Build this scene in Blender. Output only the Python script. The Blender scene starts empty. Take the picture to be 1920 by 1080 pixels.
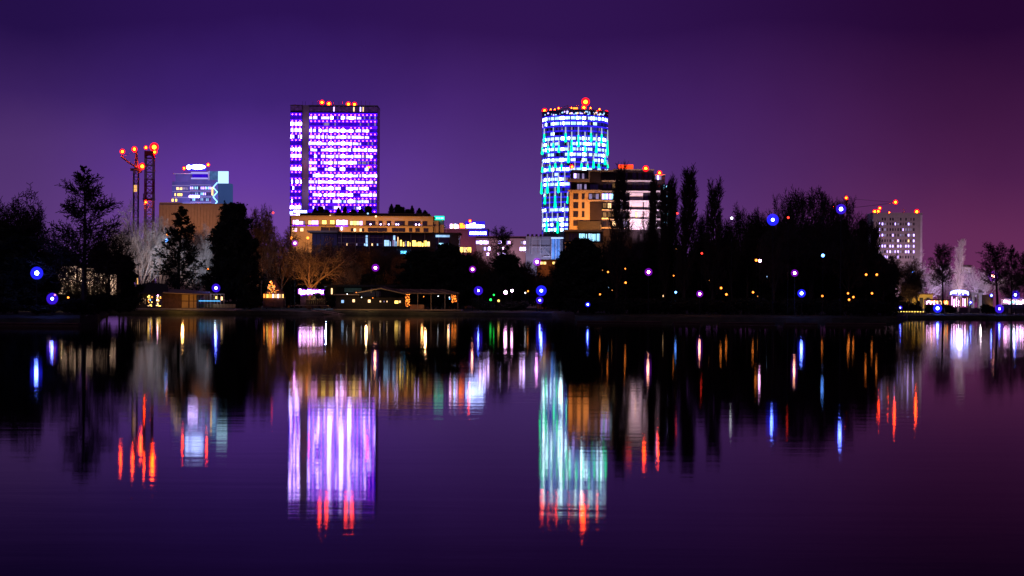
import bpy, math, random
import numpy as np
from mathutils import Vector, Matrix

# ------------------------------------------------------------------ camera, world, sun, exposure
F, HZ, CAMH = 3712.0, 571.0, 1.9            # focal length and horizon in 1920-wide pixels, camera height over the lake
ROLL = math.radians(0.35)
CR, SR = math.cos(ROLL), math.sin(ROLL)
S = bpy.context.scene
col = S.collection
cam = bpy.data.cameras.new('camera'); camo = bpy.data.objects.new('camera', cam); col.objects.link(camo)
cam.sensor_width = 36.0; cam.lens = 36.0 * F / 1920.0
cam.shift_y = (HZ - 540.0) / 1920.0
cam.clip_start = 0.1; cam.clip_end = 30000
camo.matrix_world = Matrix(((CR, -SR, 0, 0), (0, 0, -1, 0), (SR, CR, 0, CAMH), (0, 0, 0, 1)))
S.camera = camo
S.view_settings.view_transform = 'Standard'; S.view_settings.look = 'None'
S.view_settings.exposure = 0.0; S.view_settings.gamma = 1.0; S.view_settings.use_curve_mapping = False

wd = bpy.data.worlds.new('World'); S.world = wd; wd.use_nodes = True
nt = wd.node_tree; N = nt.nodes; L = nt.links; N.clear()
out = N.new('ShaderNodeOutputWorld'); add = N.new('ShaderNodeAddShader')
sky = N.new('ShaderNodeTexSky'); sky.sky_type = 'NISHITA'; sky.sun_disc = False
sky.sun_elevation = math.radians(-6); sky.sun_rotation = math.radians(200)
b1 = N.new('ShaderNodeBackground'); b1.inputs['Strength'].default_value = 0.02
L.new(sky.outputs[0], b1.inputs['Color'])
tc = N.new('ShaderNodeTexCoord'); sx = N.new('ShaderNodeSeparateXYZ'); L.new(tc.outputs['Generated'], sx.inputs[0])
def ramp(stops):
    r = N.new('ShaderNodeValToRGB'); e = r.color_ramp.elements
    while len(e) < len(stops): e.new(0.5)
    for k, (p, c) in enumerate(stops):
        e[k].position = p; e[k].color = (*[((v / 255 + .055) / 1.055) ** 2.4 if v > 10 else v / 255 / 12.92 for v in c], 1)
    return r
# light pollution over the city: violet low on the left, plum on the right, darker with height
RS = [ramp([(0.0, (95,60,124)), (.078, (78,48,110)), (.105, (58,32,95)), (.14, (36,16,72)), (.6, (20,10,45))]),
      ramp([(0.0, (120,76,156)), (.05, (108,66,154)), (.067, (96,55,154)), (.105, (62,34,114)), (.14, (43,18,83)), (.6, (20,10,45))]),
      ramp([(0.0, (98,60,134)), (.0455, (88,56,130)), (.097, (69,36,110)), (.137, (48,20,82)), (.6, (20,9,42))]),
      ramp([(0.0, (108,48,92)), (.037, (98,42,86)), (.07, (76,30,76)), (.137, (37,8,50)), (.6, (18,6,32))])]
noi = N.new('ShaderNodeTexNoise'); noi.inputs['Scale'].default_value = 7; noi.inputs['Detail'].default_value = 6
L.new(tc.outputs['Generated'], noi.inputs['Vector'])
nm = N.new('ShaderNodeMath'); nm.operation = 'MULTIPLY_ADD'; nm.inputs[1].default_value = 0.045; L.new(noi.outputs['Fac'], nm.inputs[0])
ab = N.new('ShaderNodeMath'); ab.operation = 'ABSOLUTE'; L.new(sx.outputs['Z'], ab.inputs[0])
sb = N.new('ShaderNodeMath'); sb.operation = 'SUBTRACT'; sb.inputs[1].default_value = 0.0225; L.new(ab.outputs[0], sb.inputs[0])
L.new(sb.outputs[0], nm.inputs[2]); 
mxo = RS[0].outputs[0]
for r_ in RS: L.new(nm.outputs[0], r_.inputs[0])
for k, (x0, x1) in enumerate(((-.25,-.14),(-.12,.0),(.0,.24))):
    mr = N.new('ShaderNodeMapRange'); mr.interpolation_type = 'SMOOTHSTEP'
    mr.inputs['From Min'].default_value = x0; mr.inputs['From Max'].default_value = x1; L.new(sx.outputs['X'], mr.inputs['Value'])
    mx = N.new('ShaderNodeMixRGB'); L.new(mr.outputs[0], mx.inputs[0]); L.new(mxo, mx.inputs[1]); L.new(RS[k+1].outputs[0], mx.inputs[2]); mxo = mx.outputs[0]
b2 = N.new('ShaderNodeBackground'); b2.inputs['Strength'].default_value = 1.0; L.new(mx.outputs[0], b2.inputs['Color'])
L.new(b1.outputs[0], add.inputs[0]); L.new(b2.outputs[0], add.inputs[1]); L.new(add.outputs[0], out.inputs['Surface'])

sl = bpy.data.lights.new('sun', 'SUN'); sl.energy = 0.12; sl.angle = math.radians(20); sl.color = (1.0, 0.72, 0.86)
slo = bpy.data.objects.new('sun', sl); col.objects.link(slo); slo.rotation_euler = (math.radians(52), 0, math.radians(-25))

cy = S.cycles
cy.use_denoising = True
try: cy.denoiser = 'OPENIMAGEDENOISE'
except Exception: pass
cy.max_bounces = 5; cy.diffuse_bounces = 0; cy.glossy_bounces = 3; cy.transparent_max_bounces = 12
cy.sample_clamp_indirect = 0; cy.sample_clamp_direct = 0
cy.use_light_tree = True; cy.caustics_reflective = False; cy.caustics_refractive = False
S.render.film_transparent = False

# ------------------------------------------------------------------ helpers
def Wp(x, y, d):
    """photo pixel (1920x1080) at a distance d -> a point of the place"""
    u, v = x - 960.0, HZ - y
    return Vector(((u * CR - v * SR) / F * d, d, CAMH + (u * SR + v * CR) / F * d))
GZ = 0.8
MATS = {}
def mat(name, rgb, rough=0.8, var=0.25, scale=3.0, metal=0.0, bump=0.0, spec=0.3):
    if name in MATS: return MATS[name]
    m = bpy.data.materials.new(name); m.use_nodes = True; t = m.node_tree; b = t.nodes['Principled BSDF']
    b.inputs['Roughness'].default_value = rough; b.inputs['Metallic'].default_value = metal
    b.inputs['Specular IOR Level'].default_value = spec
    n = t.nodes.new('ShaderNodeTexNoise'); n.inputs['Scale'].default_value = scale; n.inputs['Detail'].default_value = 5
    g = t.nodes.new('ShaderNodeNewGeometry'); t.links.new(g.outputs['Position'], n.inputs['Vector'])
    r = t.nodes.new('ShaderNodeValToRGB'); e = r.color_ramp.elements
    e[0].position = .3; e[1].position = .7
    e[0].color = (*[c * (1 - var) for c in rgb], 1); e[1].color = (*[min(1, c * (1 + var)) for c in rgb], 1)
    t.links.new(n.outputs['Fac'], r.inputs[0]); t.links.new(r.outputs[0], b.inputs['Base Color'])
    if bump:
        bp = t.nodes.new('ShaderNodeBump'); bp.inputs['Strength'].default_value = bump
        t.links.new(n.outputs['Fac'], bp.inputs['Height']); t.links.new(bp.outputs[0], b.inputs['Normal'])
    MATS[name] = m; return m
def glow(name, rgb, s, lit=False, var=0.0, scale=0.5):
    """a thing that gives off light; lit: it also lights its surroundings"""
    if name in MATS: return MATS[name]
    m = bpy.data.materials.new(name); m.use_nodes = True; t = m.node_tree; t.nodes.clear()
    o = t.nodes.new('ShaderNodeOutputMaterial'); e = t.nodes.new('ShaderNodeEmission')
    e.inputs['Color'].default_value = (*rgb, 1); e.inputs['Strength'].default_value = s
    if var:
        n = t.nodes.new('ShaderNodeTexNoise'); n.inputs['Scale'].default_value = scale; n.inputs['Detail'].default_value = 3
        g = t.nodes.new('ShaderNodeNewGeometry'); t.links.new(g.outputs['Position'], n.inputs['Vector'])
        q = t.nodes.new('ShaderNodeMapRange'); q.inputs['From Min'].default_value = .3; q.inputs['From Max'].default_value = .7
        q.inputs['To Min'].default_value = s * (1 - var); q.inputs['To Max'].default_value = s * (1 + var)
        t.links.new(n.outputs['Fac'], q.inputs['Value']); t.links.new(q.outputs[0], e.inputs['Strength'])
    t.links.new(e.outputs[0], o.inputs['Surface'])
    m.cycles.emission_sampling = 'FRONT' if lit else 'NONE'
    MATS[name] = m; return m
def shell(name, rgb, s, tint):
    """coloured see-through globe modelled as a ball, showing lens bloom"""
    if name in MATS: return MATS[name]
    m = bpy.data.materials.new(name); m.use_nodes = True; t = m.node_tree; t.nodes.clear()
    o = t.nodes.new('ShaderNodeOutputMaterial'); e = t.nodes.new('ShaderNodeEmission'); a = t.nodes.new('ShaderNodeAddShader')
    tr = t.nodes.new('ShaderNodeBsdfTransparent'); tr.inputs[0].default_value = (*tint, 1)
    e.inputs['Color'].default_value = (*rgb, 1); e.inputs['Strength'].default_value = s
    t.links.new(tr.outputs[0], a.inputs[0]); t.links.new(e.outputs[0], a.inputs[1]); t.links.new(a.outputs[0], o.inputs['Surface'])
    m.cycles.emission_sampling = 'NONE'
    MATS[name] = m; return m

class MB:
    """collects geometry for one mesh"""
    def __init__(s): s.v = []; s.f = []; s.mi = []
    def quadbox(s, x0, x1, y0, y1, z0, z1, mi=0):
        b = len(s.v)
        s.v += [(x0,y0,z0),(x1,y0,z0),(x1,y1,z0),(x0,y1,z0),(x0,y0,z1),(x1,y0,z1),(x1,y1,z1),(x0,y1,z1)]
        s.f += [tuple(b+i for i in q) for q in ((3,2,1,0),(4,5,6,7),(0,1,5,4),(1,2,6,5),(2,3,7,6),(3,0,4,7))]
        s.mi += [mi] * 6; return s
    def poly(s, pts, mi=0):
        b = len(s.v); s.v += [tuple(p) for p in pts]; s.f.append(tuple(range(b, b+len(pts)))); s.mi.append(mi); return s
    def tube(s, pts, rs, n=6, mi=0, caps=True):
        pts = [Vector(p) for p in pts]; rings = []
        for i, p in enumerate(pts):
            t = (pts[min(i+1, len(pts)-1)] - pts[max(i-1, 0)])
            t = t.normalized() if t.length > 1e-9 else Vector((0,0,1))
            a = t.cross(Vector((0,0,1)) if abs(t.z) < .9 else Vector((1,0,0))).normalized(); c = t.cross(a)
            r = rs[i] if isinstance(rs, (list, tuple)) else rs
            b = len(s.v); rings.append(b)
            for k in range(n):
                an = 2*math.pi*k/n; s.v.append(tuple(p + (a*math.cos(an) + c*math.sin(an))*r))
        for i in range(len(rings)-1):
            for k in range(n):
                s.f.append((rings[i]+k, rings[i]+(k+1)%n, rings[i+1]+(k+1)%n, rings[i+1]+k)); s.mi.append(mi)
        if caps:
            s.f.append(tuple(rings[0]+k for k in range(n))[::-1]); s.mi.append(mi)
            s.f.append(tuple(rings[-1]+k for k in range(n))); s.mi.append(mi)
        return s
    def lathe(s, prof, n=16, mi=0, c=(0,0)):
        rings = []
        for r, z in prof:
            b = len(s.v); rings.append(b)
            for k in range(n): an = 2*math.pi*k/n; s.v.append((c[0]+r*math.cos(an), c[1]+r*math.sin(an), z))
        for i in range(len(rings)-1):
            for k in range(n): s.f.append((rings[i]+k, rings[i]+(k+1)%n, rings[i+1]+(k+1)%n, rings[i+1]+k)); s.mi.append(mi)
        return s
    def mesh(s, name, mats):
        m = bpy.data.meshes.new(name); m.from_pydata(s.v, [], s.f)
        for k in (mats if isinstance(mats, (list, tuple)) else [mats]): m.materials.append(k)
        m.polygons.foreach_set('material_index', s.mi); m.update(); return m
def ball(r=1.0, n=10):
    return MB().lathe([(max(1e-4, r*math.sin(math.pi*i/8)), -r*math.cos(math.pi*i/8)) for i in range(9)], n)
CACHE = {}
def shared(key, fn):
    if key not in CACHE: CACHE[key] = fn()
    return CACHE[key]
def unit_box(m): return shared(('box', m.name), lambda: MB().quadbox(-.5,.5,-.5,.5,-.5,.5).mesh('box_'+m.name, m))
def unit_ball(m): return shared(('ball', m.name), lambda: ball().mesh('ball_'+m.name, m))
def put(name, mesh, parent=None, loc=(0,0,0), scale=(1,1,1), rz=0.0):
    o = bpy.data.objects.new(name, mesh); col.objects.link(o)
    o.location = loc; o.scale = scale; o.rotation_euler = (0, 0, rz)
    if parent is not None: o.parent = parent
    return o
def sub(o, part):
    """make o, placed like part in the thing's frame, a sub-part of part"""
    o.parent = part; o.matrix_parent_inverse = part.matrix_basis.inverted(); return o
def tag(o, label, cat=None, group=None, kind=None):
    if label: o['label'] = label
    if cat: o['category'] = cat
    if group: o['group'] = group
    if kind: o['kind'] = kind
    return o
def thing(name, label, cat, loc, group=None, rz=0.0):
    o = bpy.data.objects.new(name, None); col.objects.link(o); o.location = loc; o.rotation_euler = (0,0,rz)
    o.empty_display_size = 0.5
    return tag(o, label, cat, group)
def lamp_light(name, parent, loc, rgb, power, kind='POINT', aim=None, size=0.3, cone=100):
    l = bpy.data.lights.new(name, kind); l.energy = power; l.color = rgb
    l.shadow_soft_size = size
    if kind == 'SPOT': l.spot_size = math.radians(cone); l.spot_blend = 0.6
    o = bpy.data.objects.new(name, l); col.objects.link(o); o.parent = parent; o.location = loc
    if aim is not None: o.rotation_euler = Vector(aim).to_track_quat('-Z', 'Y').to_euler()
    return o

class Building:
    """a thing whose front is measured in photo pixels at its own distance d"""
    def __init__(s, name, label, cat, xa, ya, d, yaw=0.0, group=None):
        a = Wp(xa, ya, d); s.k = d / F; s.xa, s.ya, s.d = xa, ya, d
        s.za = a.z - GZ
        s.o = thing(name, label, cat, (a.x, d, GZ), group, math.radians(yaw))
    def X(s, x): return (x - s.xa) * s.k
    def Z(s, y): return s.za + (s.ya - y) * s.k
    def box(s, name, x0, x1, y0, y1, m, front=0.0, depth=1.0, part=None):
        z1, z0 = s.Z(y0), (0.0 if y1 is None else s.Z(y1)); X0, X1 = s.X(x0), s.X(x1)
        me = m if isinstance(m, bpy.types.Mesh) else unit_box(m)
        o = put(name, me, s.o, ((X0+X1)/2, depth/2-front, (z0+z1)/2), (X1-X0, depth, z1-z0))
        return sub(o, part) if part is not None else o
    def ball(s, name, x, y, r, m, front=0.5, part=None):
        o = put(name, unit_ball(m), s.o, (s.X(x), -front, s.Z(y)), (r, r, r))
        return sub(o, part) if part is not None else o
    def mesh(s, name, mb, m): return put(name, mb.mesh(name, m), s.o)
    def beacon(s, x, y, r, front=0.5):
        """aviation lamp: hot bulb in a ball modelling its red lens bloom, on a short stem"""
        lens = s.ball('beacon_halo', x, y, r, RED_HALO, front)
        s.ball('bulb', x, y, r*0.42, RED_CORE, front, lens)
        st = s.box('stem', x-.25, x+.25, y, y+8, DARKMETAL, front+.1, .2, lens)
        return lens
    def flood(s, x, y, front, rgb, power, aim=(0,1,0.15), cone=140):
        o = s.box('floodlight', x-1, x+1, y-.5, y+.5, DARKMETAL, front+.4, .3)
        lamp_light('floodlight_beam', s.o, (s.X(x), -front+.1, s.Z(y)), rgb, power, 'SPOT', aim, .5, cone)

def panes(key, states, frame, ny=1):
    """window of unit size: frame bars proud of the panes; states = one material per pane"""
    def fn():
        b = MB(); n = len(states); ml = [frame]; 
        for st in states:
            if st not in ml: ml.append(st)
        w = 1.0/n
        for i in range(n+1):
            x = -.5+i*w; b.quadbox(x-.016 if i else x, x+.016 if i < n else x, -.5, .5, -.5, .5)
        for z in (-.5, .44): b.quadbox(-.5, .5, -.45, .45, z, z+.06)
        for i, st in enumerate(states):
            x = -.5+i*w; b.poly([(x,-.3,-.5),(x+w,-.3,-.5),(x+w,-.3,.5),(x,-.3,.5)], ml.index(st))
        return b.mesh('window_'+str(key), ml)
    return shared(('win', key), fn)

# ------------------------------------------------------------------ materials
DARKMETAL = mat('dark_metal', (.012,.012,.014), .7)
REDSTEEL = mat('red_painted_steel', (.4,.03,.05), .6); WHITESTEEL = mat('white_painted_steel', (.6,.5,.6), .6)
CONCRETE = mat('concrete', (.30,.27,.27), .9, .2, 1.5); BEIGE = mat('beige_render', (.55,.42,.30), .9, .08, .6)
GREYWALL = mat('grey_wall', (.42,.36,.36), .9, .1, .5); DARKWALL = mat('dark_wall', (.05,.045,.05), .9)
PINKWALL = mat('pale_pink_wall', (.5,.4,.4), .9, .1, .4); LILACWALL = mat('white_wall', (.7,.62,.68), .9, .1, .5)
BROWNWOOD = mat('brown_timber', (.12,.06,.04), .8, .3, 2); PALEWOOD = mat('pale_timber', (.4,.3,.2), .8, .25, 3)
ROOFDARK = mat('dark_roof', (.045,.04,.04), .9); DARKGLASS = mat('dark_glass', (.02,.02,.035), .12, .2, .3, 0, 0, .6)
BLUEGLASS = mat('blue_glass', (.05,.07,.16), .15, .3, .3, 0, 0, .6); YELLOWWALL = mat('ochre_wall', (.6,.42,.12), .9, .1, 1)
BARKDARK = mat('dark_bark', (.035,.026,.02), .95, .3, 2); BARKBROWN = mat('brown_bark', (.11,.065,.04), .95, .3, 2)  # dark bark: albedo lowered so unlit trees read as black night silhouettes
BARKPALE = mat('pale_bark', (.42,.36,.33), .9, .25, 2); NEEDLE = mat('dark_needles', (.02,.03,.018), .95, .4, 2)  # pale bark: albedo raised so the floodlit trees glow
BARKTAN = mat('tan_bark', (.30,.19,.11), .95, .3, 2)
LEAFDARK = mat('dark_evergreen_leaf', (.016,.02,.012), .95, .4, 2); LEAFGREEN = mat('green_leaf', (.05,.11,.03), .9, .4, 2)
REED = mat('yellow_reed', (.35,.3,.1), .9, .3, 3)
WHITE = glow('white_office_light', (.46,.31,1.0), 4.2, var=.35, scale=.6)
WHITEHOT = glow('bright_office_light', (.6,.42,1.0), 19, var=.5, scale=.6)
WARM = glow('warm_room_light', (1,.6,.28), 2.2, var=.4); COOL = glow('cool_room_light', (.35,.6,1), 1.3, var=.5)
YELLOW = glow('yellow_room_light', (1,.6,.12), 3.4, var=.4); ROUNDW = glow('cool_white_room_light', (.34,.55,.95), 3.0, var=.5, scale=.5); ROUNDHOT = glow('bright_cool_room_light', (.6,.9,.95), 17, var=.5, scale=.5)
DIMW = glow('dim_room_light', (.55,.42,.8), .45, var=.6)
LEDV = glow('violet_wash_panel', (.06,.002,1), 2.3, var=.25, scale=.15); LEDV2 = glow('violet_wash_glass', (.05,.003,.9), .6, var=.5, scale=.4)  # violet lamp wash on spandrels and unlit panes, put into emission
LEDB = glow('blue_led_panel', (.035,.015,1), 1.1, var=.3, scale=.2); LEDB2 = glow('blue_led_glass', (.03,.04,.6), .5, var=.6, scale=.3)
PINKLAMP = glow('pink_facade_lamp', (.75,.07,1), 11.0); TEAL = glow('teal_led', (.0,.62,.22), 4.2)
TEALW = glow('pale_led', (.55,.62,.85), .9); CYANW = glow('cyan_led', (.3,.7,1), 2.2)
RED_HALO = shell('red_bloom_ball', (1,.01,.02), 1.5, (1,.2,.08)); RED_CORE = glow('red_bulb', (1,.22,.008), 150)
REDGLOW = glow('red_sign_light', (1,.05,.01), 2.2, var=.3); REDORANGE = glow('orange_sign_light', (1,.16,.01), 6.0)
SIGNW = glow('white_sign_light', (.4,.5,1), 13); SIGNP = glow('pink_white_sign_light', (1,.5,1), 9)
SIGNB = shell('blue_sign_halo', (.07,.02,1), .9, (.6,.6,1))
BLUEHALO = shell('blue_bloom_ball', (.02,.02,1), .55, (.75,.75,1)); VIOHALO = shell('violet_bloom_ball', (.35,.01,.75), .30, (.9,.7,1))  # emissive balls sized to the camera's bloom discs around the lamps
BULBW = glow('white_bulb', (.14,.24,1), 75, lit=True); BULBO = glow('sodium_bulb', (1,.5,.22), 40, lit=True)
BULBV = glow('violet_bulb', (1,.45,.9), 30, lit=True); GLINTO = glow('amber_bulb', (1,.24,.03), 4.5); GLINTB = glow('blue_bulb', (.1,.3,1), 9)
GLINTR = glow('red_bulb_small', (1,.03,.02), 5); GLINTW = glow('pale_bulb', (.8,.85,.9), 6); GREENLED = glow('green_led', (.02,1,.1), 3)

# ------------------------------------------------------------------ the setting: lake, ground
def lake():
    m = bpy.data.materials.new('lake_water'); m.use_nodes = True; t = m.node_tree; t.nodes.clear()
    o = t.nodes.new('ShaderNodeOutputMaterial'); g = t.nodes.new('ShaderNodeBsdfGlossy'); g.distribution = 'BECKMANN'
    d = t.nodes.new('ShaderNodeBsdfDiffuse'); d.inputs['Color'].default_value = (.001,.001,.002,1)
    fr = t.nodes.new('ShaderNodeFresnel'); fr.inputs['IOR'].default_value = 1.11
    mixn = t.nodes.new('ShaderNodeMixShader')
    geo = t.nodes.new('ShaderNodeNewGeometry'); mp = t.nodes.new('ShaderNodeMapping'); mp.inputs['Scale'].default_value = (.014,.10,1)
    n = t.nodes.new('ShaderNodeTexNoise'); n.inputs['Scale'].default_value = 1.0; n.inputs['Detail'].default_value = 4
    t.links.new(geo.outputs['Position'], mp.inputs['Vector']); t.links.new(mp.outputs[0], n.inputs['Vector'])
    q = t.nodes.new('ShaderNodeMapRange'); q.inputs['From Min'].default_value = .3; q.inputs['From Max'].default_value = .7
    q.inputs['To Min'].default_value = .040; q.inputs['To Max'].default_value = .064
    t.links.new(n.outputs['Fac'], q.inputs['Value']); t.links.new(q.outputs[0], g.inputs['Roughness'])
    # slow swell and small ripples, wider than they are deep
    mp2 = t.nodes.new('ShaderNodeMapping'); mp2.inputs['Scale'].default_value = (.35,1.3,1)
    t.links.new(geo.outputs['Position'], mp2.inputs['Vector'])
    n2 = t.nodes.new('ShaderNodeTexNoise'); n2.inputs['Scale'].default_value = 1.0; n2.inputs['Detail'].default_value = 3
    t.links.new(mp2.outputs[0], n2.inputs['Vector'])
    bp = t.nodes.new('ShaderNodeBump'); bp.inputs['Strength'].default_value = 1.0; bp.inputs['Distance'].default_value = .0018
    t.links.new(n2.outputs['Fac'], bp.inputs['Height']); t.links.new(bp.outputs[0], g.inputs['Normal'])
    t.links.new(fr.outputs[0], mixn.inputs[0]); t.links.new(d.outputs[0], mixn.inputs[1]); t.links.new(g.outputs[0], mixn.inputs[2])
    t.links.new(mixn.outputs[0], o.inputs['Surface'])
    b = MB(); b.poly([(-2500,-30,0),(2500,-30,0),(2500,900,0),(-2500,900,0)])
    tag(put('water', b.mesh('water', m)), None, kind='structure')
lake()
SHORE = [(-9000,150),(-200,160),(150,165),(178,190),(205,318),(420,322),(640,330),(860,334),(1035,332),(1062,300),(1078,243),(1300,238),(1560,238),(1682,246),(1702,322),(1920,326),(2300,330),(11000,330)]
def ground():
    gm = mat('ground_soil_grass', (.035,.038,.02), .95, .5, .8, 0, .3)
    b = MB(); rows = []
    fine = []
    for (x0,d0),(x1,d1) in zip(SHORE, SHORE[1:]):
        k = 6 if abs(x1-x0) < 600 else 1
        for i in range(k): fine.append((x0+(x1-x0)*i/k, d0+(d1-d0)*i/k))
    fine.append(SHORE[-1]); rnd = random.Random(4)
    for x, d in fine:
        j = rnd.uniform(-.5,.5); a = (x-960)/F; r = []
        for dd, z in ((-1.2,-.5),(0.0,.12),(.8,.5),(4,.72),(9,GZ),(60,GZ),(400,GZ),(9000,GZ)):
            D = d+j+dd if dd < 5000 else 9000
            r.append(len(b.v)); b.v.append((a*D, D, z + (rnd.uniform(-.06,.06) if 0 < dd < 8 else 0)))
        rows.append(r)
    for r0, r1 in zip(rows, rows[1:]):
        for i in range(len(r0)-1): b.f.append((r0[i], r1[i], r1[i+1], r0[i+1])); b.mi.append(0)
    tag(put('ground', b.mesh('ground', gm)), None, kind='structure')
    nb = MB(); xs = [-60,-20,-6,0,6,20,60]
    for x0, x1 in zip(xs, xs[1:]):
        nb.poly([(x0,-30,.5),(x1,-30,.5),(x1,1.5,.4),(x0,1.5,.4)]); nb.poly([(x0,1.5,.4),(x1,1.5,.4),(x1,2.6,-.4),(x0,2.6,-.4)])
    tag(put('near_bank', nb.mesh('near_bank', gm)), None, kind='structure')
ground()

# ------------------------------------------------------------------ towers
def slab_tower():
    B = Building('office_tower', 'tall slab office tower with violet lit bands and white lit floors', 'tower', 626, 300, 1200)
    R = random.Random(7)
    B.box('body', 579, 707, 199, None, mat('tower_glass', (.03,.02,.07), .2, .3, .1), 0, 24)
    B.box('wing', 544, 566, 199, None, mat('tower_glass', None), 0, 22)
    B.box('stair_core', 566, 579, 197, None, mat('tower_concrete', (.6,.45,.6), .9, .1, .3), -1.2, 20)  # base colour lightened towards mauve for the light on the core
    lit = {0:[(425,495),(545,630),(685,702),(730,856)], 2:[(425,900)], 3:[(425,895)], 4:[(425,830)], 5:[(425,480),(530,605),(625,970)],
           6:[(460,486),(530,935)], 7:[(425,505),(525,745),(760,812)], 8:[(425,475),(575,605),(640,728),(880,905)], 9:[(425,440),(470,510),(525,705),(718,970)],
           10:[(425,970)], 11:[(420,678),(715,918)], 12:[(455,792),(850,970)], 13:[(475,505),(530,705),(735,800),(825,895)], 14:[(455,475),(535,548),(622,692),(825,845)]}
    fr = mat('tower_frame', (.2,.16,.4), .5)
    cw = [R.choice([.04,.06,.12,.4,.95]) for _ in range(17)]
    for r in range(16):
        yc = 221 + 12.05*r
        sp = B.box('spandrel', 579.4, 706.6, yc-8.9, yc-3.6, LEDV, .25, .3)
        sw = B.box('spandrel', 544.4, 565.6, yc-8.9, yc-4.4, LEDV, .25, .3)
        for j in range(17):
            x0 = 579.4 + j*127.2/17; x1 = x0 + 127.2/17
            zx = (x0+x1)/2; zz = (zx-480)*4.32
            on = any(a-4 <= zz <= c+4 for a, c in lit.get(r, []))
            if on:
                p = [(WHITEHOT if R.random() < cw[j] else WHITE) if R.random() < .86+.1*cw[j] else R.choice([DIMW,LEDV2]) for _ in range(3)]
                if r == 13 and R.random() < .5: p = [R.choice([COOL,LEDV2,WHITE]) for _ in range(3)]
                if R.random() < .05: p[R.randrange(3)] = WARM
            else: p = [R.choice([LEDV2]*7+[DIMW]) for _ in range(3)]
            key = tuple(q.name for q in p)
            h = R.choice([0,0,0,.7,1.2]) if on else 0
            B.box('window', x0+.03, x1-.03, yc-3.4+h, yc+2.9, panes(key, p, fr), .18, .3)
            if R.random() < .96: B.ball('facade_lamp', zx, yc-5.4, .34, PINKLAMP, .45)
    wl = {1:.9,2:.8,3:.45,5:.9,6:1,7:.25,8:.8,9:.1,10:.4,11:.25,12:.2,13:.15,14:.95,15:1}
    for r in range(16):
        yc = 221 + 12.05*r
        for j in range(3):
            x0 = 544.4 + j*7.06
            p = [R.choice([WHITE,WHITEHOT]) if R.random() < wl.get(r,.05) else LEDV2 for _ in range(3)]
            B.box('window', x0+.15, x0+6.9, yc-4, yc+2.9, panes(tuple(q.name for q in p), p, fr), .18, .3)
            B.ball('facade_lamp', x0+3.5, yc-6, .34, PINKLAMP, .45)
    # crown screens
    CROWNG = glow('plum_crown_glass', (.16,.05,.3), .22, var=.5, scale=.6)
    for j in range(17):
        x0 = 579.5 + j*7.48
        p = [R.choice([CROWNG]*6+[WHITE if j in (0,1,6,7,9,10,12,13,14) else CROWNG, WARM if 8 < j < 15 else CROWNG]) for _ in range(3)]
        B.box('crown_panel', x0, x0+7.3, 200, 209.5, panes(tuple(q.name for q in p), p, fr), .2, .4)
    for j in range(3): B.box('crown_panel', 544.5+7.1*j, 551.3+7.1*j, 198.5, 208, panes('cw', [CROWNG]*3, fr), .2, .4)
    B.box('parapet', 578, 707.5, 197, 199, CONCRETE, .4, 24); B.box('parapet', 543.6, 566, 197, 198.4, CONCRETE, .4, 22)
    for x in (585, 594, 624, 634, 640, 676, 684, 692, 571, 566): B.box('antenna', x-.25, x+.25, 190-R.random()*3, 197.5, REDSTEEL if R.random()<.5 else DARKMETAL, -3, .2)
    for x, y in ((602.5,191.5),(615.5,194),(652,194.5),(663.5,195)): B.beacon(x, y, 1.55, -2)
    for y in (240,300,360): B.flood(572.5, y, 6, (.8,.5,1), 420, (0,1,0), 150)
    B.beacon(691.5, 313.5, 1.0, 1.2); B.beacon(582.5, 311.5, .7, 1.2)
    s = B.box('sign_panel', 546, 578, 394.5, 401.5, glow('violet_sign_board', (.1,.01,1), 1.0), 1.0, .4)
    for x0, x1, y0, y1 in ((545,549,397,402),(552,557,394.5,399),(557.5,562,395.5,400),(562.5,568,395,400),(568.5,576,395.5,399.5)):
        B.box('sign_letter', x0, x1, y0, y1, SIGNW, 1.3, .25, s)

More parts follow.
